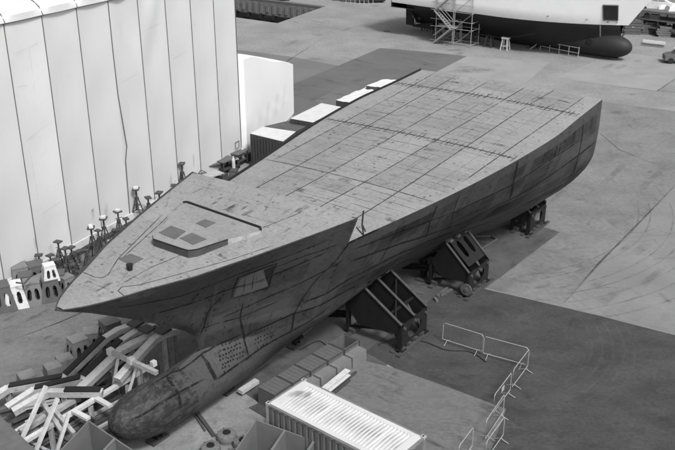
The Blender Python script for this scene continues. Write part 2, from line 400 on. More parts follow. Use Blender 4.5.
AFT = [(9.42, 2.2, 2.8, 2.74, 4.0, 3.15, 5.1, 3.65, 6.25),
       (14.9, 3.0, 3.6, 3.75, 4.6, 4.35, 5.6, 4.8, 6.55),
       (17.5, 3.32, 3.9, 4.1, 4.82, 4.72, 5.75, 5.15, 6.7),
       (21.6, 3.97, 3.9, 4.75, 4.85, 5.38, 5.8, 5.82, 6.85),
       (24.5, 4.45, 3.8, 5.17, 4.75, 5.72, 5.75, 6.12, 6.85),
       (28.0, 5.05, 3.7, 5.62, 4.7, 6.02, 5.7, 6.28, 6.85),
       (32.75, 5.75, 4.1, 6.12, 4.95, 6.24, 5.85, 6.3, 7.1)]
FE = [(-2.13, 0), (-1.77, .36), (-1.25, .75), (-.45, 1.18), (.56, 1.62), (1.33, 2.0), (2.26, 2.45), (3.4, 2.85), (4.74, 3.32), (5.8, 3.65), (7.6, 4.2), (9.42, 4.72)]
ME = [(9.42, 4.3), (11, 4.5), (12.7, 4.8), (14.9, 5.17), (18.5, 5.75), (21.6, 6.14), (24.4, 6.37), (26, 6.44), (29.4, 6.34), (32.75, 6.3)]
ZM = [(9.42, 7.32), (14.9, 7.52), (21.6, 7.92), (29.5, 8.4), (32.75, 8.62)]
SB = 9.42; SE = 32.75
def zt(s): return 7.84+.0600*(s+2.13)
def zm(s): return herm(ZM, s)[0]
def fe(s): return herm(FE, s)[0]
def me_(s): return herm(ME, s)[0]
STEM = [(-2.13, 7.84), (-.71, 7.12), (1.05, 6.07), (2.5, 5.13), (3.79, 4.24), (4.25, 3.8), (4.42, 3.5), (4.499, 2.98)]
def crom(P, per=5):
    o = []
    for i in range(len(P)-1):
        a = P[max(i-1, 0)]; b = P[i]; c = P[i+1]; d = P[min(i+2, len(P)-1)]
        for k in range(per):
            t = k/per
            o.append(tuple(0.5*(2*b[j]+(c[j]-a[j])*t+(2*a[j]-5*b[j]+4*c[j]-d[j])*t*t+(3*b[j]-a[j]-3*c[j]+d[j])*t**3) for j in (0, 1)))
    o.append(P[-1]); return o
def bulb_low(s):
    x = max(0.0, 1-((2.1-s)/2.5)**2.5) if s < 2.1 else 1.0
    k = sqrt(x); zc = 1.54 + max(0, (2.4-s))*0.11; a = 1.05*k; b = 1.13*k
    return [(0, zc-b), (.707*a, zc-.707*b), (a, zc), (.707*a, zc+.707*b), (0, zc+b)]
def lowpts(s):
    v = herm(LOW, s); P = [(v[2*i], v[2*i+1]) for i in range(5)]
    if s < 4.5:
        b = bulb_low(s)
        t = max(0, (s-2.6)/1.9); t = t*t*(3-2*t)
        P = [(b[i][0]*(1-t)+P[i][0]*t, b[i][1]*(1-t)+P[i][1]*t) for i in range(5)]
    return P
def uppts(s, aft=None):
    aft = (s > SB) if aft is None else aft
    v = herm(AFT if aft else BOW, s)
    P = [(v[2*i], v[2*i+1]) for i in range(4)]
    P.append((me_(s), zm(s)) if aft else (fe(s), zt(s)))
    if s >= 4.5: P[0] = lowpts(s)[4]
    if not aft and s < 4.5:
        zs = [z for _, z in [(0, 0)]]
        # stem profile
        for (a0, b0), (a1, b1) in zip(STEM, STEM[1:]):
            if a0 <= s <= a1: zst = b0+(b1-b0)*(s-a0)/(a1-a0); break
        else: zst = 2.95
        P[0] = (0.0, zst)
        # blend the second point towards the stem so the entry stays fine
        P[1] = (P[1][0], max(P[1][1], zst+0.25*(P[2][1]-zst)))
    return P
def low(s): return crom(lowpts(s), 5)
def up(s, aft=None): return crom(uppts(s, aft), 6)
_cache = {}
def section(s, aft=None):
    k = (round(s, 3), aft)
    if k not in _cache: _cache[k] = ((low(s) if s >= -.39 else []) + up(s, aft))
    return _cache[k]
def Lz(s, z):
    """half breadth and outward normal (lat, z) at height z of station s"""
    q = section(s)
    for (l0, a), (l1, b) in zip(q, q[1:]):
        if b > a and a <= z <= b:
            t = (z-a)/(b-a); n = Vector((b-a, -(l1-l0))).normalized(); return l0+(l1-l0)*t, n
    return q[-1][0], Vector((1, 0))
def hp(s, z, off=0.012):
    l, n = Lz(s, z); return Vector((s, -(l+n.x*off), z+n.y*off)), Vector((0, -n.x, n.y))
def hullpix(x, y):
    best = None
    for i in range(190):
        z = 8.9-i*0.042; s, l = sl_of(at(x, y, z))
        if s < -1.5 or s > SE: continue
        q = section(s)
        if z > q[-1][1] or z < q[0][1]: continue
        e = l-Lz(s, z)[0]
        if e <= 0: return s, z
        if best is None or e < best[0]: best = (e, s, z)
    return best[1], best[2]
CAMB = 0.14
def fdz(s, l):
    b = max(fe(s), .01); return zt(s)-.05*min(1, max(0, (s+2.13)/2.5)) + CAMB*min(1, b/4)*(1-min(1, (l/b)**2))
def mdz(s, l):
    b = me_(s); return zm(s) + CAMB*(1-min(1, (l/b)**2))
def deckz(s, l): return fdz(s, l) if s <= SB else mdz(s, l)
def dpix(x, y):
    z = 8.2
    for _ in range(12):
        s, l = sl_of(at(x, y, z)); z = z*0.3+0.7*deckz(max(-2.1, min(SE, s)), l)
    return sl_of(at(x, y, z))
def dp(s, l, off=0.008): return Vector((s, -l, deckz(s, l)+off))

def _fix():
    q = up(SB, False); o = []
    for z in (3.95, 5.1, 6.25, 7.32):
        for (l0, a), (l1, b) in zip(q, q[1:]):
            if a <= z <= b: o.append((l0+(l1-l0)*(z-a)/(b-a), z)); break
    lp = lowpts(SB)[4]
    AFT[0] = (9.42, lp[0], lp[1], o[0][0], o[0][1], o[1][0], o[1][1], o[2][0], o[2][1]); ME[0] = (9.42, o[3][0]); _cache.clear()
_fix()
def srange(a, b, st):
    n = max(1, round((b-a)/st)); return [a+(b-a)*i/n for i in range(n+1)]
ship = thing('ship_hull', 'unfinished bare steel ship hull section with pointed bow and bulb, resting on black cradles', 'ship hull', ORG, HEAD)
# shell plating
hm = MB()
for sgn in (1, -1):
    rows = []
    for s in srange(-2.13, 4.2, .21)+[4.3, 4.38, 4.43, 4.47, 4.49, 4.5]+srange(4.7, SB, .236): rows.append([(s, -sgn*l, z) for l, z in up(s, False)])
    hm.grid(rows, 0, flip=(sgn < 0))
    rows = []
    for s in srange(SB, SE, .33): rows.append([(s, -sgn*l, z) for l, z in up(s, True)])
    hm.grid(rows, 0, flip=(sgn < 0))
    rows = []
    lowstart = len(hm.f)
    for s in [-.3999, -.395, -.38, -.35, -.3, -.22, -.12, 0, .14]+srange(.3, SE, .33): rows.append([(s, -sgn*l, z) for l, z in crom(lowpts(s), 5)])
    hm.grid(rows, 0, flip=(sgn < 0))
    for i in range(lowstart, len(hm.f)):
        if hm.v[hm.f[i][0]][0] < 3.0: hm.m[i] = 1
# end bulkhead
sec = low(SE)+up(SE, True)
a = [hm.vert((SE, -l, z)) for l, z in sec]; b = [hm.vert((SE, l, z)) for l, z in sec]
for i in range(len(a)-1): hm.face((a[i], b[i], b[i+1], a[i+1]), 0)
# step of the bulwark at the break
for sgn in (1, -1):
    q = up(SB, False); qa = [p for p in q if p[1] >= 7.0]
    ids = [hm.vert((SB, -sgn*l, z)) for l, z in qa]; ids2 = [hm.vert((SB-.01, -sgn*(l-.30), z)) for l, z in qa]
    for i in range(len(ids)-1): hm.face((ids[i], ids2[i], ids2[i+1], ids[i+1]), 0)
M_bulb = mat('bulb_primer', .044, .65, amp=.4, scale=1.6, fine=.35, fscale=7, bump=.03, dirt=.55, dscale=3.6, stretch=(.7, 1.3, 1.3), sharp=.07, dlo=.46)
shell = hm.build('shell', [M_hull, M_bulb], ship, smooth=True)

# seams, patches and marks of the shell, a skin of its own on the port side
sm = MB()
def hullline(pts, w, m=0):
    P = []; Nn = []
    for s, z in pts:
        p, n = hp(s, z, 0.014); P.append(p); Nn.append(n)
    strip(sm, P, w, Nn, m, 0.45, True)
def secline(s, w, f0=0.0, f1=1.0, m=0, lean=0.0):
    q = section(s, s > SB); n = len(q); i0 = int(n*f0); pts = []
    for i in range(max(i0, 8 if s > 4.5 else 0), int(n*f1)):
        l, z = q[i]; pts.append((s+lean*(q[-1][1]-z), z))
    if len(pts) > 2: hullline([(min(SE, max(-2, a)), b) for a, b in pts], w, m)
def pixline(pp, w, m=0, sub=5):
    H_ = [hullpix(*p) for p in pp]; out = []; w = w*1.1+.01
    for (a, b), (c, d) in zip(H_, H_[1:]):
        for k in range(sub): out.append((a+(c-a)*k/sub, b+(d-b)*k/sub))
    out.append(H_[-1]); hullline(out, w, m)
for pp, w in ((((357, 222), (348, 242), (335, 261), (318, 277), (302, 297), (294, 315), (291, 331)), .16),
              (((248, 357), (244, 335), (240, 318), (243, 300)), .12), (((215, 380), (209, 368), (201, 352)), .22),
              (((180, 408), (172, 385), (168, 374)), .16), (((200, 335), (207, 312), (222, 296)), .10),
              (((437, 203), (430, 222), (425, 238)), .12), (((518, 160), (513, 183), (509, 199)), .20), (((583, 118), (582, 135), (577, 159), (573, 172)), .14),
              (((460, 192), (452, 214), (446, 232)), .05), (((400, 222), (388, 245), (378, 265)), .06), (((552, 150), (546, 172)), .05),
              # longitudinal
              (((515, 182), (548, 160), (582, 138)), .08), (((300, 303), (350, 278), (400, 253), (455, 231)), .13), (((348, 262), (400, 243), (460, 224), (515, 197), (560, 168), (596, 141)), .12),
              (((352, 250), (400, 231), (455, 211), (515, 183)), .07), (((220, 318), (260, 300), (303, 281), (345, 258)), .10), (((243, 336), (290, 314), (350, 288), (420, 256)), .12),
              (((150, 315), (200, 300), (260, 280), (330, 250)), .10), (((110, 308), (180, 296), (260, 266), (330, 238)), .07), (((215, 380), (248, 357), (291, 331), (330, 306)), .10),
              (((130, 420), (160, 403), (205, 378)), .09), (((150, 385), (180, 370), (209, 350), (243, 333)), .08), (((420, 249), (489, 222), (540, 196), (588, 163)), .10),
              (((262, 272), (300, 257), (340, 243)), .06), (((195, 330), (240, 317), (280, 300)), .08)):
    pixline(pp, w)
for k in range(80):   # lug and clamp marks
    x = random.uniform(150, 590); yt = 311-(x-55)*.305 if x < 358 else 240-(x-353)*.565
    y = yt+random.uniform(8, 80)
    if x > 450: y = yt+random.uniform(5, 52)
    try: s, z = hullpix(x, y)
    except Exception: continue
    if z < 1.4: continue
    d = random.uniform(.08, .3)
    for q in range(random.choice((1, 2, 3))):
        hullline([(s+q*.0-.02, z-q*.35), (s, z-q*.35-d*.5), (s+.02, z-q*.35-d)], .09, 0)
for k in range(60):
    x = random.uniform(140, 590); yt = 311-(x-55)*.305 if x < 358 else 240-(x-353)*.565
    y = yt+random.uniform(8, 75 if x < 400 else 50)
    s, z = hullpix(x, y)
    if z < 1.6 or z > section(s)[-1][1]-.5: continue
    d = random.uniform(.2, .9)
    hullline([(s+(random.random()-.5)*.1, max(1.3, z-i*d/4)) for i in range(5)], random.uniform(.1, .5), 2)
TD_, TL_ = 7, 8
for k in range(64):
    s0_ = random.uniform(3, 31); ds = random.uniform(1.2, 4.5); s1_ = min(SE-.05, s0_+ds)
    if s0_ < SB < s1_: continue
    q0_, q1_ = section(s0_)[-1][1], section(s1_)[-1][1]; a0 = random.choice((.12, .3, .46, .62, .8)); a1 = a0+random.choice((.12, .16, .2))
    R_ = []
    for i in range(7):
        s_ = s0_+(s1_-s0_)*i/6; zt_ = section(s_)[-1][1]; zb_ = max(1.9, 2.6 if s_ > 4 else 6.2); R_.append([])
        for j in range(5):
            z_ = zt_-(zt_-zb_)*min(1, (a0+(a1-a0)*j/4)); R_[-1].append(sm.vert(hp(s_, min(z_, zt_-.03), .007)[0], 1.0))
    m_ = random.choice((TD_, TD_, TL_))
    for A_, B_ in zip(R_, R_[1:]):
        for j in range(4): sm.face((A_[j], A_[j+1], B_[j+1], B_[j]), m_)
# lighter plates round the hawse recess
def patch(pp, m, off=0.009):
    """fill a pixel polygon lying on the shell, following its curvature"""
    import itertools
    (a, b, c, d) = [hullpix(*p) for p in pp]; n = 7; R = []
    for i in range(n+1):
        r = []
        for j in range(n+1):
            u, v = i/n, j/n
            s = (a[0]*(1-u)+b[0]*u)*(1-v)+(d[0]*(1-u)+c[0]*u)*v; z = (a[1]*(1-u)+b[1]*u)*(1-v)+(d[1]*(1-u)+c[1]*u)*v
            r.append(hp(s, z, off)[0])
        R.append(r)
    sm.grid(R, m)
patch(((240, 278), (263, 269), (268, 286), (233, 297)), 3)
patch(((214, 318), (258, 294), (254, 312), (206, 335)), 4)
patch(((225, 300), (256, 290), (252, 300), (216, 313)), 4)
for pp in (((231, 299), (238, 277), (276, 263), (268, 287), (231, 299)),): pixline(pp, .10, 0)
for pp in (((245, 276), (243, 293)), ((254, 273), (252, 290)), ((236, 288), (267, 279))): pixline(pp, .04, 0)
patch(((264, 270), (275, 265), (268, 284), (267, 279)), 5, 0.02)
# plug weld holes of the bulb plating
for (x0, y0, dxx, dyx, dxy, dyy, nx, ny) in ((222, 345, 3.0, -1.2, 1.2, 4.2, 6, 5), (252, 335, 3.1, -1.4, 1.2, 4.2, 7, 4), (217, 352, 3.0, -1.2, 1.2, 4.0, 3, 6)):
    for i in range(nx):
        for j in range(ny):
            s, z = hullpix(x0+i*dxx+j*dxy+(j % 2)*1.0, y0+i*dyx+j*dyy)
            if z < 1.0: continue
            c, nrm = hp(s, z, .016); u = Vector((1, 0, 0)); v = nrm.cross(u)
            ids = [sm.vert(c+u*cos(t*pi/3)*.05+v*sin(t*pi/3)*.05) for t in range(6)]; sm.face(ids, 0)
# jagged primer band on the bulb nose
for k in range(36):
    f = random.random(); x = 122+f*70; y = 430-f*42-random.choice((0, 7, 18))+random.uniform(-2, 2)
    s, z = hullpix(x, y)
    if z < 1.0: continue
    hullline([(s, z+.0), (s+.04, z+.07), (s+.06, z+random.uniform(.12, .22))], random.uniform(.05, .12), 6)
marks = sm.build('plating_marks', [decal('shell_weld', .010, .8, brk=3, lo=.25, hi=.5), M_seamS, decal('hull_streak', .03, .3, brk=3, lo=.3, hi=.65), M_plateL, mat('primer_mid', .058, .7, amp=.2, scale=1.2, fscale=6, bump=.02, dirt=.3, dscale=2), M_black, decal('primer_rub', .11, .5, brk=5, lo=.3, hi=.6), decal('shell_tone_dark', .01, .17, brk=1.5, lo=.1, hi=.5), decal('shell_tone_pale', .16, .18, brk=1.5, lo=.1, hi=.5)], ship)

# bulwark cap + rail
rb = MB()
for sgn in (1, -1):
    P = [Vector((s, -sgn*(fe(s)-.01), zt(s)+.008)) for s in srange(-2.1, SB, .3)]
    for p, q in zip(P, P[1:]): rb.beam(p, q, .035, .03)
rb.build('bulwark_cap', M_hull, ship)
rb = MB()
P = [Vector((s, (me_(s)-.03), zm(s)+.06)) for s in srange(SB+1.2, SE-.1, .5)]
for p, q in zip(P, P[1:]): rb.beam(p, q, .04, .16)
rb.build('toe_rail', M_black, ship)

# decks
def deckgrid(s0, s1, f, bf, name, st=.35):
    mb = MB(); rows = []
    for s in srange(s0, s1, st):
        b = bf(s)-(.03 if s < SB else 0)
        rows.append([(s, -b*k/8, f(s, b*k/8)) for k in range(-8, 9)])
    mb.grid(rows, 0, flip=True); return mb
fd = deckgrid(-1.9, SB, fdz, fe, 'f')
# aft face of the forecastle
bb = fe(SB)-.05; fa = [fd.vert((SB, -bb*k/8, fdz(SB, bb*k/8))) for k in range(-8, 9)]; fb = [fd.vert((SB-.02, -bb*k/8*.87, 7.2)) for k in range(-8, 9)]
for i in range(16): fd.face((fa[i], fa[i+1], fb[i+1], fb[i]), 0)
md = deckgrid(SB, SE, mdz, me_, 'm')
def dline(mb, pts, w, m=1, sub=6, off=.007):
    out = []
    for (a, b), (c, d) in zip(pts, pts[1:]):
        for k in range(sub): out.append(dp(a+(c-a)*k/sub, b+(d-b)*k/sub, off))
    out.append(dp(*pts[-1], off)); strip(mb, out, w, None, m, .45, True)
for lat0, lat1, sa, sb in ((-4.5, -5.05, 15, SE), (-2.7, -3.45, 9.8, SE), (-.85, -1.04, 9.6, SE), (1.2, 1.5, 9.6, SE), (3.25, 3.1, 9.6, 29.5), (5.15, 5.25, 17.8, SE), (3.1, 3.25, 29.5, SE)):
    dline(md, [(sa, lat0), ((sa+sb)/2, (lat0+lat1)/2), (sb-.05, lat1)], .085, 1, 10)
def edge(s): return me_(s)-.05
for s, w_ in ((14.95, .09), (21.65, .16), (29.5, .16)):
    dline(md, [(s, -edge(s)), (s, 0), (s, edge(s))], w_, 1, 12)
for s in (21.65, 29.5):     # short burnt ticks where the frames cross
    k = -edge(s)+.2
    while k < edge(s)-.1:
        j = random.uniform(.35, 1.15)
        dline(md, [(s-j*.55, k), (s, k+.01), (s+j*.45, k)], random.uniform(.05, .11), 1, 2); k += random.uniform(.2, .42)
    for q in range(16):
        k = random.uniform(-edge(s), edge(s)); dline(md, [(s-.35, k-.4), (s-.33, k+.4)], .07, 1, 2)
# paler and darker strakes
for k in range(34):
    s = random.uniform(10, 31); l = random.uniform(-5.5, 5.5); ln = random.uniform(.5, 3.5)
    if abs(l) > edge(s)-.5 or s+ln > SE-.2: continue
    dline(md, [(s, l), (s+ln, l+random.uniform(-.03, .03))], random.uniform(.03, .14), random.choice((2, 2, 4, 4)), 4, .006)
for k in range(230):
    s = random.uniform(9.8, 32); l = random.uniform(-5.5, 5.5); ln = random.choice((.15, .25, .4, .9, 1.8))
    if abs(l)+ln/2 > edge(s)-.1: continue
    dline(md, [(s, l-ln/2), (s+random.uniform(-.03, .03), l+ln/2)], random.uniform(.03, .14), random.choice((2, 2, 4)), 3, .006)
for s in (10.9, 12.3, 13.6, 16.4, 17.8, 19.2, 20.4, 23.2, 24.8, 26.4, 28.0, 31.0):
    a_, b_ = -edge(s), edge(s)
    if random.random() < .5: a_, b_ = sorted((random.uniform(-edge(s), 0), random.uniform(1, edge(s))))
    dline(md, [(s, a_), (s, (a_+b_)/2), (s, b_)], .05, 2, 8, .0055); 
for l_ in (-5.3, -3.9, -2.0, .2, 2.2, 4.2):
    for a_, b_ in ((10.2, 14.9), (15, 21.6), (21.7, 29.4), (29.6, 32.5)):
        if random.random() < .6 and abs(l_) < edge(a_)-.2: dline(md, [(a_, l_), ((a_+b_)/2, l_*1.01), (b_, l_*1.02)], .045, 2, 6, .0055)
s = 10.2
while s < 32.3:            # faint frame lines showing through the plating
    for a in range(5):
        l0_ = random.uniform(-edge(s), edge(s)-2); l1_ = min(edge(s), l0_+random.uniform(1.5, 4.5))
        dline(md, [(s, l0_), (s, l1_)], .05, 2, 4, .005)
    s += .6
for (x, y, a, b) in ((335, 225, .8, .25), (392, 220, .5, .2), (300, 190, .5, .2), (430, 150, .4, .15), (500, 145, .5, .2), (345, 180, .6, .2), (455, 82, .7, .2), (505, 80, .6, .2), (540, 98, .5, .2)):
    s, l = dpix(x, y)
    if SB+.5 < s < SE-.6: dline(md, [(s, l-b*2), (s+.05, l+b*2)], a, 3, 3)
M_toneD = decal('plate_tone_dark', .08, .07, brk=.8, lo=.1, hi=.4); M_toneL = decal('plate_tone_pale', .5, .05, brk=.8, lo=.1, hi=.4)
lat_b = [-6.0, -4.75, -3.05, -.94, 1.35, 3.2, 5.2]
for (sa, sb) in ((9.6, 14.9), (15.0, 21.5), (21.8, 29.4), (29.6, 32.6)):
    for l0_, l1_ in zip(lat_b, lat_b[1:]):
        a_ = sa
        while a_ < sb-.5:
            b_ = min(sb, a_+random.choice((1.2, 2.4, 3.6, 6)))
            if random.random() < .65 and min(edge(a_), edge(b_)) > max(abs(l0_), abs(l1_)):
                lc = (l0_+l1_)/2; w_ = (l1_-l0_)*.97; n_ = 4; m_ = random.choice((5, 5, 6)); R_ = []
                for i in range(n_+1): R_.append([md.vert(dp(a_+(b_-a_)*i/n_, lc+w_*(j/4-.5), .0045), 1.0) for j in range(5)])
                for A_, B_ in zip(R_, R_[1:]):
                    for j in range(4): md.face((A_[j], A_[j+1], B_[j+1], B_[j]), m_)
            a_ = b_
for k in range(500):
    s = random.uniform(9.8, 32.3); l = random.uniform(-6, 6)
    if abs(l) > edge(s)-.2: continue
    c_ = dp(s, l, .0065); r_ = random.uniform(.02, .09); ids = [md.vert(c_+Vector((cos(t*pi/3+.3)*r_*1.4, sin(t*pi/3+.3)*r_, 0)), 1.0) for t in range(6)]; md.face(ids, random.choice((2, 3, 3, 4)))
for k in range(60):
    s = random.uniform(9.8, 30); l = random.uniform(-5.5, 5); a_ = random.uniform(.4, 2.0); b_ = random.uniform(.5, 1.8)
    if abs(l) > edge(s)-.3 or abs(l+b_) > edge(s)-.3: continue
    for q in (((s, l), (s+a_, l)), ((s+a_, l), (s+a_, l+b_)), ((s, l+b_), (s+a_, l+b_))): dline(md, list(q), .035, 2, 3, .0055)
# rectangle of doubled plate by the end bulkhead
a0, b0 = dpix(556, 99); a1, b1 = dpix(573, 104)
dline(md, [(a0, b0), (a1, b1)], .14, 1, 3)
# forecastle pattern
def fpx(pp, w_, m=1): dline(fd, [dpix(*p) for p in pp], w_, m, 4)
for pp in (((165, 212), (118, 259), (108, 275), (102, 278), (94, 277), (82, 272)), ((168, 216), (160, 224), (118, 262)), ((167, 219), (155, 238)),
           ((275, 245), (230, 260), (180, 274), (140, 285), (122, 287), (118, 291), (124, 296), (132, 298)), ((193, 250), (150, 268), (120, 285)), ((240, 237), (300, 213), (345, 204)),
           ):
    fpx(pp, .055)
for pp in (((228, 184), (270, 196), (313, 208)), ((200, 200), (228, 184)), ((262, 226), (290, 216), (330, 206)), ((193, 172), (170, 192), (165, 212)), ((205, 186), (300, 216)), ((250, 190), (225, 210)), ((285, 200), (262, 216)),
           ((145, 250), (118, 285)), ((236, 213), (300, 232)), ((182, 203), (167, 216))):
    fpx(pp, .045, 2)
for k in range(90):
    x = random.uniform(80, 340); y = random.uniform(185, 300)
    s, l = dpix(x, y)
    if s > SB-.4 or s < -1.2 or abs(l) > fe(s)-.35: continue
    ln = random.uniform(.2, .9)
    if random.random() < .5: pts = [(s, l), (min(SB-.05, s+ln), l*.98)]
    else: pts = [(s, l), (s+.03, max(-fe(s)+.15, l-ln))]
    dline(fd, pts, random.uniform(.04, .2), random.choice((2, 2, 3, 4)), 3, .006)
for (x, y, L_, w_) in ((296, 213, .9, .35), (225, 211, .8, .3), (242, 216, .7, .25), (205, 208, .8, .15), (303, 207, .5, .2), (95, 292, .8, .15), (150, 200, .4, .2)):
    s, l = dpix(x, y)
    if s+L_ < SB: dline(fd, [(s, l), (s+L_*.5, l), (s+L_, l)], w_, 3, 3)
for k in range(260):
    s = random.uniform(-1, 9.2); b_ = fe(s)-.2; l = random.uniform(-b_, b_); ln = random.choice((.1, .2, .4, .8, 1.5))
    if l-ln < -b_: continue
    if k % 3: dline(fd, [(s, l), (s, l-ln)], random.uniform(.03, .07), random.choice((2, 2, 4)), 2, .005)
    elif s+ln < SB-.1 and abs(l) < fe(s)-.3: dline(fd, [(s, l), (s+ln, l)], random.uniform(.03, .06), 2, 2, .005)
for k in range(200):
    s = random.uniform(-1, 9.2); b_ = fe(s)-.15; l = random.uniform(-b_, b_); c_ = dp(s, l, .006); r_ = random.uniform(.015, .06)
    ids = [fd.vert(c_+Vector((cos(t*pi/3)*r_*1.3, sin(t*pi/3)*r_, 0)), 1.0) for t in range(6)]; fd.face(ids, random.choice((2, 3, 4)))
fd.build('forecastle_deck', [M_deck, M_seam, M_seamS, M_scuff, M_pale], ship)
md.build('main_deck', [M_deck, M_seam, M_seamS, M_scuff, M_pale, M_toneD, M_toneL], ship)

# hatch coaming on the forecastle
ZH = 8.50
def sh(x, y, z): s, l = sl_of(at(x, y, z)); return Vector((s, -l, z))
top = [sh(183, 203, ZH), sh(187, 202.6, ZH), sh(260, 228, ZH), sh(261, 230.5, ZH), sh(228, 239.5, ZH), sh(197, 249.5, ZH), sh(188, 250.5, ZH), sh(181, 248.5, ZH), sh(153, 239, ZH), sh(152.5, 236, ZH)]
hb = MB(); n = len(top)
bot = [Vector((p.x, p.y, 8.0)) for p in top]
a = [hb.vert(p) for p in top]; b = [hb.vert(p) for p in bot]
hb.face(a[::-1], 0)
for i in range(n):
    j = (i+1) % n
    hb.face((a[i], a[j], b[j], b[i]), 2 if i == 3 else 1)
def onh(x, y, d=.006): return sh(x, y, ZH+d)
for pp in (((206, 216.5), (176, 240)), ((246, 229), (222, 241)), ((183, 213), (206, 216.5)), ((158, 232), (192, 222))):
    strip(hb, [onh(*p) for p in pp], .05, None, 3, .45)
hatch = hb.build('raised_hatch', [M_deck, M_steelD, M_whiteD, M_seam], ship)
pm = MB()
for pp in (((159, 232.5), (171, 225.5), (186, 231), (175, 239)), ((180, 238), (192, 232.5), (206.5, 239), (193, 244.5)), ((196, 223), (205, 219), (215.5, 222.5), (206, 227.5))):
    q = [onh(*p, .02) for p in pp]; pm.prism([Vector((p.x, p.y, ZH+.004)) for p in q][::-1], (0, 0, .016), 0)
pm.build('hatch_cover', M_plateD, hatch)
rm = MB()
for p, q in zip(top[0:4], top[1:4]): rm.beam(p+Vector((0, 0, .03)), q+Vector((0, 0, .03)), .07, .09)
for p, q in zip(top[4:], top[5:]): rm.beam(p+Vector((0, 0, .008)), q+Vector((0, 0, .008)), .03, .03)
rm.build('hatch_rim', M_black, hatch)
pm = MB(); q = [dpix(*p) for p in ((118, 259), (131, 254), (143.5, 259), (131, 265.5))]
pm.prism([Vector((s, -l, deckz(s, l)+.004)) for s, l in q], (0, 0, .015), 0)
pm.build('deck_plate', M_plateD, ship)
s, l = dpix(130, 270); bm_ = MB(); z = deckz(s, l)
bm_.tube([(s, -l, z), (s, -l, z+.22)], [.10, .12], 16); bm_.tube([(s, -l, z+.2), (s, -l, z+.24)], [.13, .13], 16)
k = bm_.build('paint_bucket', M_black); k.parent = None
k.matrix_world = Matrix.Translation(ORG) @ Matrix.Rotation(HEAD, 4, 'Z'); tag(k, 'small black bucket standing on the foredeck near the bow tip', 'bucket')
# a bent bar on the deck edge just behind the bulwark break
s, l = dpix(362, 232); bm_ = MB()
bm_.tube([dp(s-.4, l+.35, .1), dp(s, l, .35), dp(s+.75, l-.45, .5)], .035, 6); bm_.tube([dp(s, l, .35), dp(s+.1, l+.1, 0)], .03, 6); bm_.tube([dp(s-.4, l+.35, .1), dp(s-.25, l-.1, .28)], .03, 6)
bm_.build('bent_bar', M_black, ship)

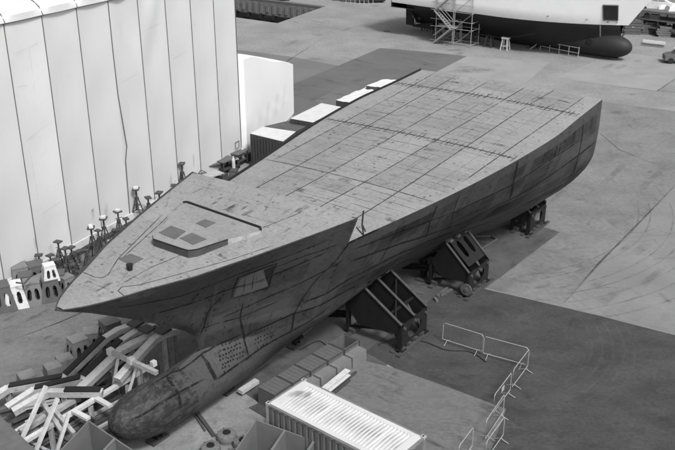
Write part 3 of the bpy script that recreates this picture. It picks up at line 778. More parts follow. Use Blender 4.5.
# =================================================================== CRADLES
def make_cradle(length, outy, hull_in, name_l):
    """local x along the ship, y inboard, wedge with raking plates whose high edge bears on the shell"""
    t = thing('ship_cradle', name_l, 'cradle', (0, 0, 0), 0, 'steel cradles carrying the hull')
    return t
def cradle(sc, length, lo, li, zi, zo, label, holes=False):
    """sc = first station; lo = outboard offset; li = inboard offset where plate meets shell; zi = height there; zo = outer frame height"""
    t = thing('ship_cradle', label, 'cradle', ship_w(sc, lo, 0), HEAD, 'steel cradles carrying the hull')
    def T(s, l, z): return Vector((s, -(l-lo), z))
    nrib = 3
    for k in range(nrib):
        x = length*k/(nrib-1); mb = MB()
        mb.prism([T(x-.02, lo, zo), T(x-.02, li, zi), T(x-.02, li-.9, zi*.55), T(x-.02, li-.2, .75), T(x-.02, lo-.2, zo-.55)], (.04, 0, 0), 0)
        mb.build('rib_plate', M_cradle, t)
        mb = MB(); mb.beam(T(x, lo, zo+.03), T(x, li, zi+.03), .14, .05, 0); mb.build('flange', M_steelD, t)
    mb = MB()
    if holes:
        # plate across the rake with two slots
        P = lambda u, v: T(length*u, lo+(li-lo)*v, zo+(zi-zo)*v+.065)
        us = (.12, .28, .44, .62, .78, .92); vs = (0.12, .35, .86, 1)
        for i in range(5):
            for j in range(3):
                if i in (1, 3) and j == 1: continue
                mb.poly([P(us[i], vs[j]), P(us[i+1], vs[j]), P(us[i+1], vs[j+1]), P(us[i], vs[j+1])])
        for a in (1, 3):
            um = (us[a]+us[a+1])/2; hw = (us[a+1]-us[a])/2
            for vc, sg in ((vs[1], 1), (vs[2], -1)):
                mb.poly([P(um-hw, vc), P(um-hw*.4, vc), P(um-hw, vc+sg*.09)]); mb.poly([P(um+hw, vc), P(um+hw*.4, vc), P(um+hw, vc+sg*.09)])
        mb.build('slotted_plate', M_cradle, t)
    else:
        mb.beam(T(0, li-.1, zi*.93), T(length, li-.1, zi*.93), .12, .12); mb.beam(T(0, lo+(li-lo)*.35, zo+(zi-zo)*.3-.15), T(length, lo+(li-lo)*.35, zo+(zi-zo)*.3-.15), .12, .1)
        mb.beam(T(0, lo+(li-lo)*.15, zo+(zi-zo)*.15-.05), T(length, lo+(li-lo)*.8, zo+(zi-zo)*.8-.15), .07, .07)
        mb.build('cross_bar', M_cradle, t)
    # outer frame: two posts with round cut-out web between
    mb = MB(); n = 20; cx, cz = length/2, zo*.58; R1x, R1z = length*.27, zo*.30
    out = [(0, .25), (length*.5, .42), (length, .25), (length, zo*.7), (length*.93, zo), (length*.66, zo), (length*.5, zo*.93), (length*.34, zo), (length*.07, zo), (0, zo*.7)]
    pts_o = []
    for i in range(len(out)):
        a_, b_ = out[i], out[(i+1) % len(out)]
        for k in range(4): pts_o.append((a_[0]+(b_[0]-a_[0])*k/4, a_[1]+(b_[1]-a_[1])*k/4))
    pts_i = []
    for (x, z) in pts_o:
        an = atan2((z-cz)/R1z, (x-cx)/R1x); pts_i.append((cx+R1x*cos(an), cz+R1z*sin(an)))
    m_ = len(pts_o)
    for yy in (lo+.03, lo-.03):
        o_ = [mb.vert(T(x, yy, z)) for x, z in pts_o]; i_ = [mb.vert(T(x, yy, z)) for x, z in pts_i]
        for k in range(m_): mb.face((o_[k], o_[(k+1) % m_], i_[(k+1) % m_], i_[k]))
        if yy > lo: oo, ii = o_, i_
        else:
            for k in range(m_):
                mb.face((oo[k], oo[(k+1) % m_], o_[(k+1) % m_], o_[k])); mb.face((ii[k], ii[(k+1) % m_], i_[(k+1) % m_], i_[k]))
    mb.build('end_frame', M_cradle, t)
    for x in (.1, length-.1):
        mb = MB(); mb.hbeam(T(x, lo-.12, .14), T(x, lo-.12, zo-.05), .24, .24)
        mb.box(T(x, lo-.1, .12), (.4, .5, .04)); mb.build('leg', M_cradle, t)
    for x in (.1, length-.1):
        mb = MB(); mb.hbeam(T(x, li-.9, .14), T(x, li-.9, zi*.6), .2, .2); mb.build('leg', M_cradle, t)
    mb = MB(); mb.beam(T(-.45, lo+.1, .06), T(length+.45, lo+.1, .06), .22, .09); mb.beam(T(-.3, lo-.35, .05), T(length+.3, lo-.35, .05), .2, .08)
    mb.beam(T(-.3, li-.7, .06), T(length+.2, li-.7, .06), .25, .1)
    mb.build('base_rail', M_steelD, t)
    for k in range(4):
        mb = MB(); mb.box(T(length*(k+.3)/4, lo-.1, .17), (.3, .35, .14), .1*k); mb.build('packing_block', M_steelD, t)
    for k in range(5):
        mb = MB(); mb.box(T(length*(k+.3)/4.4, li-.7, .2), (.3, .4, .18), .1*k); mb.build('packing_block', M_steelD, t)
    for x in (.28, length-.28):
        mb = MB(); mb.beam(T(x, lo-.15, .25), T(x, lo+(li-lo)*.45, zo+(zi-zo)*.2-.3), .12, .12); mb.build('brace', M_steelD, t)
        mb = MB(); mb.beam(T(x, li-.9, .3), T(x, lo-.4, zo-.5), .1, .1); mb.build('brace', M_cradle, t)
    for f_ in (.15, .5, .85):
        mb = MB(); mb.box(T(length*f_, li-.05, zi+.06), (.34, .5, .12), 0, taper=.8); mb.build('timber_packing', M_wood, t)
    for x in (.18, length-.18, length*.5):
        mb = MB(); mb.tube([T(x, lo+.03, zo*.86), T(x, lo+.11, zo*.86)], [.09, .09], 10); mb.build('pin', M_steelD, t)
    # keel bearer reaching under the ship
    mb = MB(); mb.hbeam(T(.2, li-.9, 1.0), T(.2, -.2, .55), .25, .3); mb.hbeam(T(length-.2, li-.9, 1.0), T(length-.2, -.2, .55), .25, .3)
    mb.build('bearer', M_cradle, t)
    return t
cradle(13.45, 2.35, 4.55, 2.25, 2.95, 1.5, 'black steel cradle with three raking ribs under the forward hull, nearest the barriers')
c2 = cradle(20.4, 2.3, 4.45, 2.95, 2.85, 1.45, 'black cradle with two slots in its plate, in the middle of the hull', holes=True)
cradle(29.95, 2.3, 3.65, 3.35, 1.75, 1.5, 'black cradle farthest aft, below the square end of the hull')
mb = MB()   # bright guard on the middle cradle
mb.tube([Vector((-.22, .02, .55)), Vector((-.16, .02, .55))], [.34, .34], 20); mb.tube([Vector((-.26, .02, .55)), Vector((-.22, .02, .55))], [.1, .1], 12)
mb.build('round_guard', M_steelM, c2)
# keel support stands further in
def keel_stand(s, l, h, label):
    t = thing('keel_stand', label, 'stand', ship_w(s, l, 0), HEAD, 'dark stands under the keel')
    mb = MB(); mb.hbeam((0, 0, .12), (0, 0, h-.1), .3, .3); mb.build('post', M_cradle, t)
    mb = MB(); mb.box((0, 0, .06), (.9, .5, .12)); mb.build('foot', M_steelD, t)
    mb = MB(); mb.box((0, 0, h-.03), (.7, .45, .12)); mb.build('head_plate', M_cradle, t)
    return t
keel_stand(20.9, 1.35, 1.35, 'dark stand under the keel beside the slotted cradle')
keel_stand(22.6, .3, .4, 'low dark stand beneath the keel behind the slotted cradle')
keel_stand(6.2, 0, .5, 'low dark stand beneath the keel by the row of blocks')
keel_stand(11.0, 0, .45, 'low dark stand beneath the keel ahead of the ribbed cradle')
keel_stand(27.0, 0, .45, 'low dark stand beneath the keel toward the square end')
keel_stand(1.8, 0, .53, 'low dark stand beneath the round bulb')
mb = MB()
q = [at(*p, .12) for p in ((474, 236), (491, 236), (497, 239), (478, 251))]
for a_, b_ in zip(q, q[1:]+q[:1]): mb.beam(a_, b_, .1, .1)
tag(mb.build('rectangular_frame', M_steelM), 'flat rectangular steel frame lying on the concrete behind the slotted cradle', 'frame')  # a plain flat steel frame, no lifting gear

# =================================================================== BIG WHITE TENT
TA = Vector((-15.8, 47.6, 0)); th_ = radians(63.4); TD = Vector((cos(th_), sin(th_), 0)); TN = Vector((TD.y, -TD.x, 0))  # TN towards the yard
EZ = 14.25
tent = thing('tent_hall', 'tall white fabric tent hall with dark vertical straps', 'tent', TA)
def TW(u, d, z): return TD*u + TN*d + Vector((0, 0, z))
seams = [-13.3, -10.7, -8.0, -5.35, -2.72, -.05, 2.62, 5.3, 7.95, 10.65, 13.35, 16.05, 18.75]
for i, (a, b) in enumerate(zip(seams, seams[1:])):
    mb = MB(); rows = []
    for iz in range(25):
        z = .02 + (EZ-.02)*iz/24; r = []
        for iu in range(13):
            u = iu/12; bow = sin(pi*u)
            d = -.10*bow*(1-.3*z/EZ) + .03*bow*sin(z*1.3+i*2.1)
            if i == 7: d += .12*bow*sin((z*1.1+u*5.5))*max(0, (z-6)/8)
            if i == 8: d += .08*bow*sin((z*1.3-u*6))*max(0, (z-8)/6)
            r.append(TW(a+(b-a)*u, d, z))
        rows.append(r)
    mb.grid(rows, 0, flip=True)
    ob = mb.build('wall_panel', M_tentD if i == 4 else M_tent, tent, smooth=True)
    if i == 4: ob['label'] = 'wall panel with soiled squares'
for i, u in enumerate(seams):
    mb = MB()
    if i == 7:
        pts = [TW(u, .015, EZ), TW(u, .02, 11), TW(u+.05, .02, 8.6), TW(u+.38, .03, 5.2), TW(u+.12, .03, 4.3), TW(u, .02, 0)]
        for p, q in zip(pts, pts[1:]): mb.beam(p, q, .055, .03, up=TN)
    else: mb.beam(TW(u, .015, 0), TW(u, .015, EZ), .03, .055 if i < 12 else .09, up=TN)
    mb.build('wall_strap', M_steelM, tent)
mb = MB(); rows = []
RW, RH = 26.0, 10.0
for iu in range((len(seams)-1)*8+1):
    k = iu/8; i = min(int(k), len(seams)-2); f = k-i; u = seams[i]+(seams[i+1]-seams[i])*f; r = []
    puff = sin(pi*f)
    for j in range(25):
        t = j/24
        # rounded shoulder then a pitched roof
        if t < .12: v = t/.12; d = .12-1.0*v*v*.9; z = EZ+.02+.85*v
        else: v = (t-.12)/.88; d = -.78-(RW-.78)*v; z = EZ+.87+(RH)*v*.5
        r.append(TW(u, d+.10*puff*(1-t)*(t > 0), z+.16*puff*min(1, t*5)+.02*puff*sin(j*2.3+i)))
    rows.append(r)
mb.grid(rows, 0); mb.build('tent_roof', M_tent, tent, smooth=True)
for u in seams:
    mb = MB(); mb.tube([TW(u, .13, EZ), TW(u, -.1, EZ+.45), TW(u, -.75, EZ+.9), TW(u, -14, EZ+3.4)], .035, 6); mb.build('roof_strap', M_steelM, tent)
mb = MB(); mb.beam(TW(seams[0], .06, EZ), TW(seams[-1], .06, EZ), .05, .06); mb.build('eave_rail', M_steelM, tent)
mb = MB()
mb.poly([TW(seams[-1], 0, 0), TW(seams[-1], -RW, 0), TW(seams[-1], -RW, EZ+5.8), TW(seams[-1], -.78, EZ+.87), TW(seams[-1], 0, EZ)]); mb.poly([TW(seams[0], 0, 0), TW(seams[0], -RW, 0), TW(seams[0], -RW, EZ+5.8), TW(seams[0], -.78, EZ+.87), TW(seams[0], 0, EZ)])
mb.poly([TW(seams[0], -RW, 0), TW(seams[-1], -RW, 0), TW(seams[-1], -RW, EZ+5.8), TW(seams[0], -RW, EZ+5.8)])
mb.build('end_wall', M_tent, tent)
mb = MB(); mb.beam(TW(seams[0], .16, .12), TW(seams[-1], .16, .12), .3, .24); mb.build('ground_beam', M_steelD, tent)
mb = MB(); mb.beam(TW(seams[0], .05, .5), TW(10, .05, .5), .1, .45); mb.build('skirt', mat('tent_skirt', .55, .7, amp=.1), tent)
mb = MB(); p = TW(18.3, .03, 1.6)
for a_, b_ in ((TW(17.95, .03, 1.35), TW(18.45, .03, 1.35)), (TW(17.95, .03, 1.85), TW(18.45, .03, 1.85)), (TW(17.95, .03, 1.35), TW(17.95, .03, 1.85)), (TW(18.45, .03, 1.35), TW(18.45, .03, 1.85))): mb.beam(a_, b_, .03, .03, up=TN)
mb.build('label_frame', M_steelM, tent)

mb = MB()
for (u0, z0, u1_, z1_, w_) in ((-2.3, 12.6, -.4, 12.9, .06), (-2.5, 10.9, -1.6, 10.8, .05), (-2.4, 7.9, -.3, 8.4, .09), (-2.2, 7.6, -2.1, 4.2, .05), (-1.2, 12.9, -1.25, 10.2, .05), (-2.3, 3.4, -.3, 3.7, .06), (8.3, 11.9, 10.4, 12.2, .05), (11, 9.6, 13, 9.9, .05), (5.5, 9.2, 7.6, 9.5, .04)):
    q = [TW(u0+(u1_-u0)*k/8, .012, z0+(z1_-z0)*k/8) for k in range(9)]; strip(mb, q, w_, [TN]*9, 0, .6)
for k in range(10):
    u = random.uniform(-12, 18); z = random.uniform(.3, 2); q = [TW(u+random.uniform(-.02, .02), .012, z+k2*random.uniform(.15, .3)) for k2 in range(6)]; strip(mb, q, random.uniform(.1, .6), [TN]*6, 0, .8)
mb.build('fabric_stain', decal('fabric_stain', .25, .28, brk=1.5, lo=.3, hi=.7), tent)['kind'] = 'stuff'
# lower white annex continuing behind the hall
annex = thing('tent_annex', 'low white fabric annex with sagging roof beside the tall tent', 'tent', TA)
g0 = at(294, 113) - TA; u1 = g0.dot(TD); d1 = g0.dot(TN)
mb = MB(); rows = []
prof = [(18.72, 8.0), (21, 7.75), (23, 7.2), (25.5, 6.4), (28, 5.75), (30.5, 5.15), (u1, 4.5)]
def ph(u):
    return herm([(a, b) for a, b in prof], u)[0]
for iu in range(33):
    u = 18.72+(u1-18.72)*iu/32; r = []
    dd = -.25 if iu == 0 else .4+(d1-.4)*iu/32
    for j in range(21):
        z = ph(u)*j/20; r.append(TW(u, dd+.05*sin(u*.9+z*.5)*sin(pi*j/20)*sin(pi*iu/32)+(.06*sin(u*2.6+z)*sin(pi*iu/32) if abs(z-1.8-.06*(u-19)) < .5 else 0), z))
    for k in range(1, 8): r.append(TW(u, dd-k*1.4, ph(u)+.25*sin(k*.4)))
    rows.append(r)
mb.grid(rows, 0, flip=True); mb.build('fabric_wall', M_annex, annex, smooth=True)
mb = MB()
mb.poly([TW(u1, d1, 0), TW(u1, d1-9.8, 0), TW(u1, d1-9.8, ph(u1)), TW(u1, d1, ph(u1))]); mb.build('end_wall', M_annex, annex)

# =================================================================== WHITE-ROOFED STORE BOXES BEHIND THE HULL
def store(corners, z, m_side, m_top, name, label, cat, group, ribs=True, crumple=0):
    """corners: four roof corners as pixels at height z"""
    P = [at(*c, z) for c in corners]; c0 = sum(P, Vector())/4; base = Vector((c0.x, c0.y, 0))
    t = thing(name, label, cat, base, 0, group); mb = MB()
    a = [mb.vert(Vector((p.x, p.y, 0))) for p in P]; b = [mb.vert(Vector((p.x, p.y, z-.03))) for p in P]
    for i in range(4): mb.face((a[i], a[(i+1) % 4], b[(i+1) % 4], b[i]))
    if ribs:
        for i in range(4):
            p, q = P[i], P[(i+1) % 4]; n_ = int((q-p).length/.28); o = Vector(((q-p).y, -(q-p).x, 0)).normalized()
            if o.dot(p-c0) < 0: o = -o
            for k in range(1, n_):
                r = p+(q-p)*k/n_; mb.beam((r.x+o.x*.02, r.y+o.y*.02, .1), (r.x+o.x*.02, r.y+o.y*.02, z-.15), .12, .05)
    mb.build('side_wall', m_side, t, org=base)
    mb = MB(); n_ = 8; rows = []
    for i in range(n_+1):
        r = []
        for j in range(n_+1):
            u, v = i/n_, j/n_; p = (P[0]*(1-u)+P[1]*u)*(1-v)+(P[3]*(1-u)+P[2]*u)*v
            r.append(p+Vector((0, 0, crumple*random.uniform(-1, 1))))
        rows.append(r)
    mb.grid(rows, 0); mb.build('roof', m_top, t, org=base)
    return t
ca, cb = at(250, 133.5, 2.6), at(280, 143, 2.6)
store(((250, 133.5), (263, 126.5), (296, 131.5), (283, 141.5)), 2.6, M_steelD, M_white, 'storage_container', 'dark ribbed container with white roof standing next to the tall tent corner', 'container', 'containers in the row behind the hull')
t = store(((264, 126.3), (291, 120), (313, 123), (296.5, 131.5)), 2.2, M_steelD, mat('mesh_roof', .075, .9, amp=.3, scale=3, fine=.3, fscale=10, bump=.5), 'storage_container', 'open topped dark container with netting between two white roofs', 'container', 'containers in the row behind the hull')
store(((290, 118.5), (321.5, 103), (342, 107), (313, 122.5)), 2.6, M_steelD, M_white, 'storage_container', 'long plain white roofed container in the row, right after the netted one', 'container', 'containers in the row behind the hull')
store(((336, 100), (357, 90.5), (377, 94), (356, 104)), 2.5, M_steelD, M_tarp, 'covered_stack', 'stack under a creased white sheet, third pale roof from the tent', 'stack', 'sheeted stacks behind the hull', ribs=False, crumple=.03)
store(((358, 91), (367, 86), (385, 89.5), (376, 94)), 2.2, M_steelM, M_tarp, 'covered_stack', 'smaller stack under a torn white and grey sheet, between two others', 'stack', 'sheeted stacks behind the hull', ribs=False, crumple=.05)
store(((366, 85.5), (384, 79), (399, 80), (385, 88)), 2.5, M_steelD, M_tarp, 'covered_stack', 'stack under a white sheet nearest the far deck corner', 'stack', 'sheeted stacks behind the hull', ribs=False, crumple=.03)
for k, (x, y) in enumerate(((300, 118), (330, 108), (357, 96))):
    pass

# =================================================================== RIBBED WHITE CONTAINER IN FRONT
fc_t = thing('shipping_container', 'shipping container with ribbed white roof in the foreground', 'container')
P0, P1, P2 = at(268, 404.5, 2.59), at(303.7, 378, 2.59), at(426.7, 436.3, 2.59)
e1 = (P2-P1); ln = e1.length; e1.normalize(); e2 = (P0-P1); e2 = (e2-e1*e2.dot(e1)); wd = e2.length; e2.normalize()
ln = max(ln, 6.06); base = Vector((P1.x, P1.y, 0)); fc_t.location = base
def K(u, v, z): return e1*u+e2*v+Vector((0, 0, z))
mb = MB()
def corr(p, q, z0, z1, out, m=0, pitch=.28):
    n_ = int((q-p).length/pitch); d = (q-p)/n_
    pts = []
    for k in range(n_):
        a_ = p+d*k; pts += [a_+out*0, a_+d*.25+out*0, a_+d*.38+out*.04, a_+d*.87+out*.04]
    pts.append(q)
    mb.grid([[Vector((r.x, r.y, z0)), Vector((r.x, r.y, z1))] for r in pts], m)
corr(K(.12, .05, 0), K(ln-.12, .05, 0), .18, 2.5, -e2); corr(K(.12, wd-.05, 0), K(ln-.12, wd-.05, 0), .18, 2.5, e2)
corr(K(.05, .12, 0), K(.05, wd-.12, 0), .18, 2.5, -e1); corr(K(ln-.05, .12, 0), K(ln-.05, wd-.12, 0), .18, 2.5, e1)
mb.build('wall', mat('container_wall', .11, .6, amp=.15, scale=1.5, bump=.03, dirt=.3, dscale=2), fc_t)
mb = MB()
for u in (.07, ln-.07):
    for v in (.07, wd-.07): mb.beam(K(u, v, .02), K(u, v, 2.56), .14, .14)
for v in (.06, wd-.06):
    mb.beam(K(.14, v, 2.5), K(ln-.14, v, 2.5), .1, .12); mb.beam(K(.14, v, .12), K(ln-.14, v, .12), .1, .16)
for u in (.06, ln-.06):
    mb.beam(K(u, .14, 2.5), K(u, wd-.14, 2.5), .1, .12); mb.beam(K(u, .14, .12), K(u, wd-.14, .12), .1, .16)
mb.build('frame', mat('container_frame', .16, .6, amp=.2, scale=2, bump=.03, dirt=.3), fc_t)
mb = MB(); pts = [K(.11, .11, 2.555)]; rows = []
u = .11; rows.append([K(u, .11, 2.57), K(u, wd-.11, 2.57)]); u = .55; rows.append([K(u, .11, 2.57), K(u, wd-.11, 2.57)])
while u < ln-.5:
    for du, dz in ((0, 2.57), (.03, 2.552), (.065, 2.552), (.095, 2.57)):
        rows.append([K(u+du, .3, dz), K(u+du, wd-.3, dz)])
    u += .155
rows.append([K(ln-.11, .11, 2.57), K(ln-.11, wd-.11, 2.57)])
mb.grid(rows, 0)
mb.poly([K(.11, .11, 2.571), K(ln-.11, .11, 2.571), K(ln-.11, .32, 2.571), K(.11, .32, 2.571)]); mb.poly([K(.11, wd-.32, 2.571), K(ln-.11, wd-.32, 2.571), K(ln-.11, wd-.11, 2.571), K(.11, wd-.11, 2.571)])
# grime in the channels, darkened to paint in the shade between the ribs
M_grime_shade = decal('roof_grime_shade', .22, .75, brk=1.1, lo=.2, hi=.6)
u = .6
while u < ln-.5:
    if random.random() < .92:
        strip(mb, [K(u, wd*random.uniform(.12, .3), 2.573), K(u, wd*.5, 2.573), K(u, wd*random.uniform(.7, .88), 2.573)], .07, None, 1, .3)
    u += .155
blob(mb, K(.5, wd*.45, 2.575), .45, .25, .4, m=1); blob(mb, K(.9, wd*.35, 2.575), .35, .15, .9, m=1)
mb.build('roof', [mat('container_roof', .50, .55, amp=.05, scale=1, fine=.03, bump=.02, dirt=.1, dscale=1.5), M_grime_shade], fc_t)
for u in (.09, ln-.09):
    for v in (.09, wd-.09):
        mb = MB(); mb.box(K(u, v, 2.56), (.17, .17, .1), atan2(e1.y, e1.x)); mb.box(K(u, v, 2.612), (.06, .1, .01), atan2(e1.y, e1.x), m=1)
        mb.build('corner_casting', [M_whiteD, M_black], fc_t)

# row of timber/steel boxes along the ship, and row of concrete blocks
def rowbox(p0, p1, count, wdt, hh, m, name, label_f, cat, group, dark=M_steelD, open_last=False, gap=.03):
    a_ = at(*p0, 0); b_ = at(*p1, 0); d = (b_-a_); L_ = d.length; d.normalize(); rz = atan2(d.y, d.x); nrm = Vector((d.y, -d.x, 0))
    for k in range(count):
        c_ = a_+d*(L_*(k+.5)/count); ll = L_/count-gap
        t = thing(name, label_f[k], cat, c_, rz, group)
        if open_last and k == count-1:
            mb = MB()
            for (x, y, sx, sy) in ((0, -wdt/2+.04, ll, .06), (0, wdt/2-.04, ll, .06), (-ll/2+.04, 0, .06, wdt-.12), (ll/2-.04, 0, .06, wdt-.12)):
                mb.box((x, y, hh/2), (sx, sy, hh))
            mb.box((0, 0, .06), (ll-.14, wdt-.14, .05)); mb.build('body', m, t)
        else:
            mb = MB(); mb.box((0, 0, hh/2-.02), (ll, wdt, hh-.06)); mb.build('body', m, t)
            mb = MB()
            for j in range(5): mb.box((-ll/2+ll*(j+.5)/5, 0, hh-.02), (ll/5-.015, wdt+.02, .035))
            mb.build('lid', M_wood, t)
        mb = MB()
        for x in (-ll/2+.02, ll/2-.02):
            mb.beam((x, -wdt/2-.012, .05), (x, -wdt/2-.012, hh), .05, .03, up=(1, 0, 0)); mb.beam((x, -wdt/2-.02, hh+.01), (x, wdt/2, hh+.01), .04, .02)
        mb.beam((-ll/2, -wdt/2-.015, hh-.02), (ll/2, -wdt/2-.015, hh-.02), .04, .04)
        mb.build('edge_strip', dark, t)
rowbox((266, 408), (352, 352), 5, .95, .85, M_steelM, 'long_crate',
       ['long crate in the row beside the hull, touching the white container', 'long crate second from the white container, with a pale band', 'middle long crate of the row beside the hull', 'long crate fourth from the white container in the row',
        'open long crate without lid, at the cradle end of the row'], 'crate', 'long crates beside the hull', open_last=True)
a_ = at(298, 398, 0); b_ = at(361, 357, 0); d = (b_-a_); L_ = d.length; d.normalize(); rz = atan2(d.y, d.x)
labs = ['pale concrete block in the row, half behind the white container roof', 'pale concrete block second from the white container', 'pale concrete block third from the white container, beside the white beam', 'pale concrete block at the cradle end of the row']
for k in range(4):
    t = thing('concrete_block', labs[k], 'block', a_+d*(L_*(k+.5)/4), rz, 'concrete blocks in a row')
    mb = MB(); mb.box((0, 0, .3), (L_/4-.06, .75, .6), taper=.96); ob = mb.build('block_body', M_block, t)
mb = MB(); mb.hbeam(at(322, 393, .3), at(348, 372, .3), .3, .28)
tag(mb.build('white_beam', M_white), 'short white steel beam lying beside the concrete blocks', 'beam')
mb = MB(); mb.beam(at(328, 394, .1), at(356, 372, .1), .1, .1); mb.beam(at(331, 396, .1), at(350, 380, .1), .08, .08)
tag(mb.build('dark_bar', M_steelD), 'pair of dark bars on the ground next to the white beam', 'bar')
mb = MB(); p = [at(*q, 0) for q in ((215+33, 407-2), (262, 398), (274, 405), (262, 414))]
mb = MB(); q = [at(*c, .02) for c in ((249, 408), (260, 403), (273, 412), (266, 418))]; mb.prism(q, (0, 0, .03))
tag(mb.build('steel_plate', M_steelD), 'dark square plate on the pale floor at the white container corner', 'plate')
mb = MB(); mb.beam(at(240, 392, .25), at(257, 381, .25), .28, .18)
tag(mb.build('timber_baulk', M_woodL), 'pale timber baulk sticking out under the hull near the pale floor', 'timber')
mb = MB(); mb.beam(at(192, 406, .06), at(214, 436, .06), .16, .12)
tag(mb.build('steel_bar', M_steelD), 'long dark bar on the pale floor, thicker of the two under the bulb', 'bar')
mb = MB(); mb.beam(at(194, 414, .05), at(205, 431, .05), .07, .07)
tag(mb.build('steel_bar', M_steelD), 'thin short dark bar on the pale floor beside the thicker one', 'bar')

for k, (pp, lab) in enumerate(((((378, 345), (400, 338), (425, 342), (446, 350), (470, 352), (486, 362)), 'thin dark hose snaking from the ribbed cradle under the barriers'), (((300, 350), (318, 341), (330, 345), (352, 330), (366, 322)), 'thin dark cable on the ground between hull and crates'))):
    P = [at(*q, .03) for q in pp]; out = []
    for i in range(len(P)-1):
        a, b, c, d = P[max(i-1, 0)], P[i], P[i+1], P[min(i+2, len(P)-1)]
        for j in range(8):
            t_ = j/8; out.append(.5*((2*b)+(c-a)*t_+(2*a-5*b+4*c-d)*t_*t_+(3*b-a-3*c+d)*t_**3))
    mb = MB(); mb.tube(out+[P[-1]], .025, 6); tag(mb.build('hose', M_black), lab, 'hose')
for k in range(16):
    s_ = random.uniform(10, 30); g = ship_w(s_, random.uniform(.5, 3.6), 0); mb = MB(); mb.box((g.x, g.y, .06), (random.uniform(.3, 1.2), random.uniform(.08, .2), .1), random.uniform(0, 3)); tag(mb.build('timber_offcut', random.choice((M_wood, M_steelM))), 'loose timber offcut on the ground in the shade under the hull', 'offcut', 'timber offcuts under the hull')
# drums
def drum(px, py, r, h, label, first=[None]):
    t = thing('buoy_drum', label, 'drum', at(px, py, 0), random.uniform(0, 3), 'round capped drums by the container')
    mb = MB(); mb.tube([(0, 0, 0), (0, 0, h*.35), (0, 0, h*.4), (0, 0, h*.8), (0, 0, h*.9)], [r, r, r*1.04, r, r*.93], 24); mb.build('drum_body', M_boxgrey, t, smooth=True)
    mb = MB(); mb.tube([(0, 0, h*.9), (0, 0, h*.97), (0, 0, h)], [r*.9, r*.7, r*.5], 24)
    for k in range(8):
        a0 = k*pi/4; mb.beam((cos(a0)*r*.55, sin(a0)*r*.55, h), (cos(a0)*r*1.0, sin(a0)*r*1.0, h*.86), .05, .05)
    mb.build('drum_top', M_boxgrey, t)
    mb = MB(); mb.tube([(0, 0, h), (0, 0, h+.04)], [r*.42, r*.4], 20); mb.tube([(0, 0, h+.04), (0, 0, h+.09)], [r*.08, r*.07], 8); mb.build('cap', M_black, t)
drum(227, 440, .40, .38, 'grey round drum with black cap, farthest up of the four')
drum(211, 453, .40, .38, 'grey round drum with black cap, leftmost of the four')
drum(234, 461, .40, .38, 'grey round drum with black cap, lowest of the four')
drum(243, 447, .38, .36, 'grey round drum with black cap squeezed against the open box')

# compartment boxes (open steel units with diagonal partitions)
def comp_box(name, label, pix, z, splits, grp, hgt=1.9, m=M_boxgrey):
    P = [at(*c, z) for c in pix]; c0 = sum(P, Vector())/4; base = Vector((c0.x, c0.y, 0)); t = thing(name, label, 'steel box', base, 0, grp)
    for i in range(4):
        mb = MB(); p, q = P[i], P[(i+1) % 4]; mb.beam(Vector((p.x, p.y, z-hgt/2)), Vector((q.x, q.y, z-hgt/2)), .05, hgt)
        mb.build('side_plate', m, t, org=base)
    for f in splits:
        mb = MB(); p = P[0].lerp(P[1], f); q = P[3].lerp(P[2], f)
        mb.beam(Vector((p.x, p.y, z-hgt/2)), Vector((q.x, q.y, z-hgt/2)), .04, hgt-.02)
        mb.beam(Vector((p.x, p.y, z+.02)), Vector((q.x, q.y, z+.02)), .10, .03)
        mb.build('partition', m, t, org=base)
    mb = MB(); mb.poly([Vector((p.x, p.y, .05)) for p in P]); mb.build('floor_plate', m, t, org=base)
    return t
comp_box('partitioned_box', 'open grey steel box with partitions in front of the white container', ((256, 420), (345, 452), (300, 520), (212, 486)), 1.9, (.34, .67), 'open partitioned steel boxes', 1.5)
comp_box('partitioned_box', 'open grey steel box with partitions at the foot of the white trestles', ((88.5, 421), (150, 462), (100, 520), (42, 470)), 1.9, (.45,), 'open partitioned steel boxes', 1.5)
mb = MB(); P = [at(*c, 1.9) for c in ((-8, 408), (48, 462), (20, 520), (-60, 440))]; mb.prism([Vector((p.x, p.y, 0)) for p in P], (0, 0, 1.9))
ob = mb.build('steel_tank', M_steelM); tag(ob, 'flat topped dark grey tank in the bottom left corner', 'tank')

# =================================================================== WHITE BENT BEAMS AND TRESTLES (lower left)
def bent(name, label, pts, w_, h_, segs_dark, grp='bent white support arms', m=M_whiteD):
    """pts: (px, py, z); segs_dark: indices of segments whose top carries a black pad"""
    P = [at(x, y, z) for x, y, z in pts]; base = Vector((P[0].x, P[0].y, 0)); t = thing(name, label, 'beam', base, 0, grp)
    mb = MB()
    for i, (p, q) in enumerate(zip(P, P[1:])):
        d = (q-p).normalized(); mb.beam(p-d*.03, q+d*.03, w_, h_, top_m=1)
    mb.build('arm', [m, M_white], t, org=base)
    for i in segs_dark:
        p, q = P[i], P[i+1]; mb = MB(); d = (q-p); mb.beam(p+d*.03+Vector((0, 0, h_/2+.05)), q-d*.03+Vector((0, 0, h_/2+.05)), w_*.96, .08)
        mb.build('rubber_pad', M_black, t, org=base)
    for i in (1, len(P)-2):
        p = P[i]; mb = MB(); mb.hbeam(Vector((p.x, p.y, .03)), Vector((p.x, p.y, p.z-h_/2-.02)), .22, .22); mb.build('leg', M_whiteD, t, org=base)
    return t
bent('support_arm', 'bent white arm with black pads, the one lying furthest back', [(-8, 399, .9), (8, 389, 1.0), (64, 379, 1.4), (105, 339, 2.4), (118, 331, 2.5), (136, 325, 2.5)], .34, .26, (1, 2))
bent('support_arm', 'bent white arm with black pad, second from the back', [(8, 408, .9), (34, 391, 1.2), (82, 380, 1.6), (122, 342, 2.4), (137, 332, 2.5), (154, 326, 2.5)], .34, .26, (1, 2))
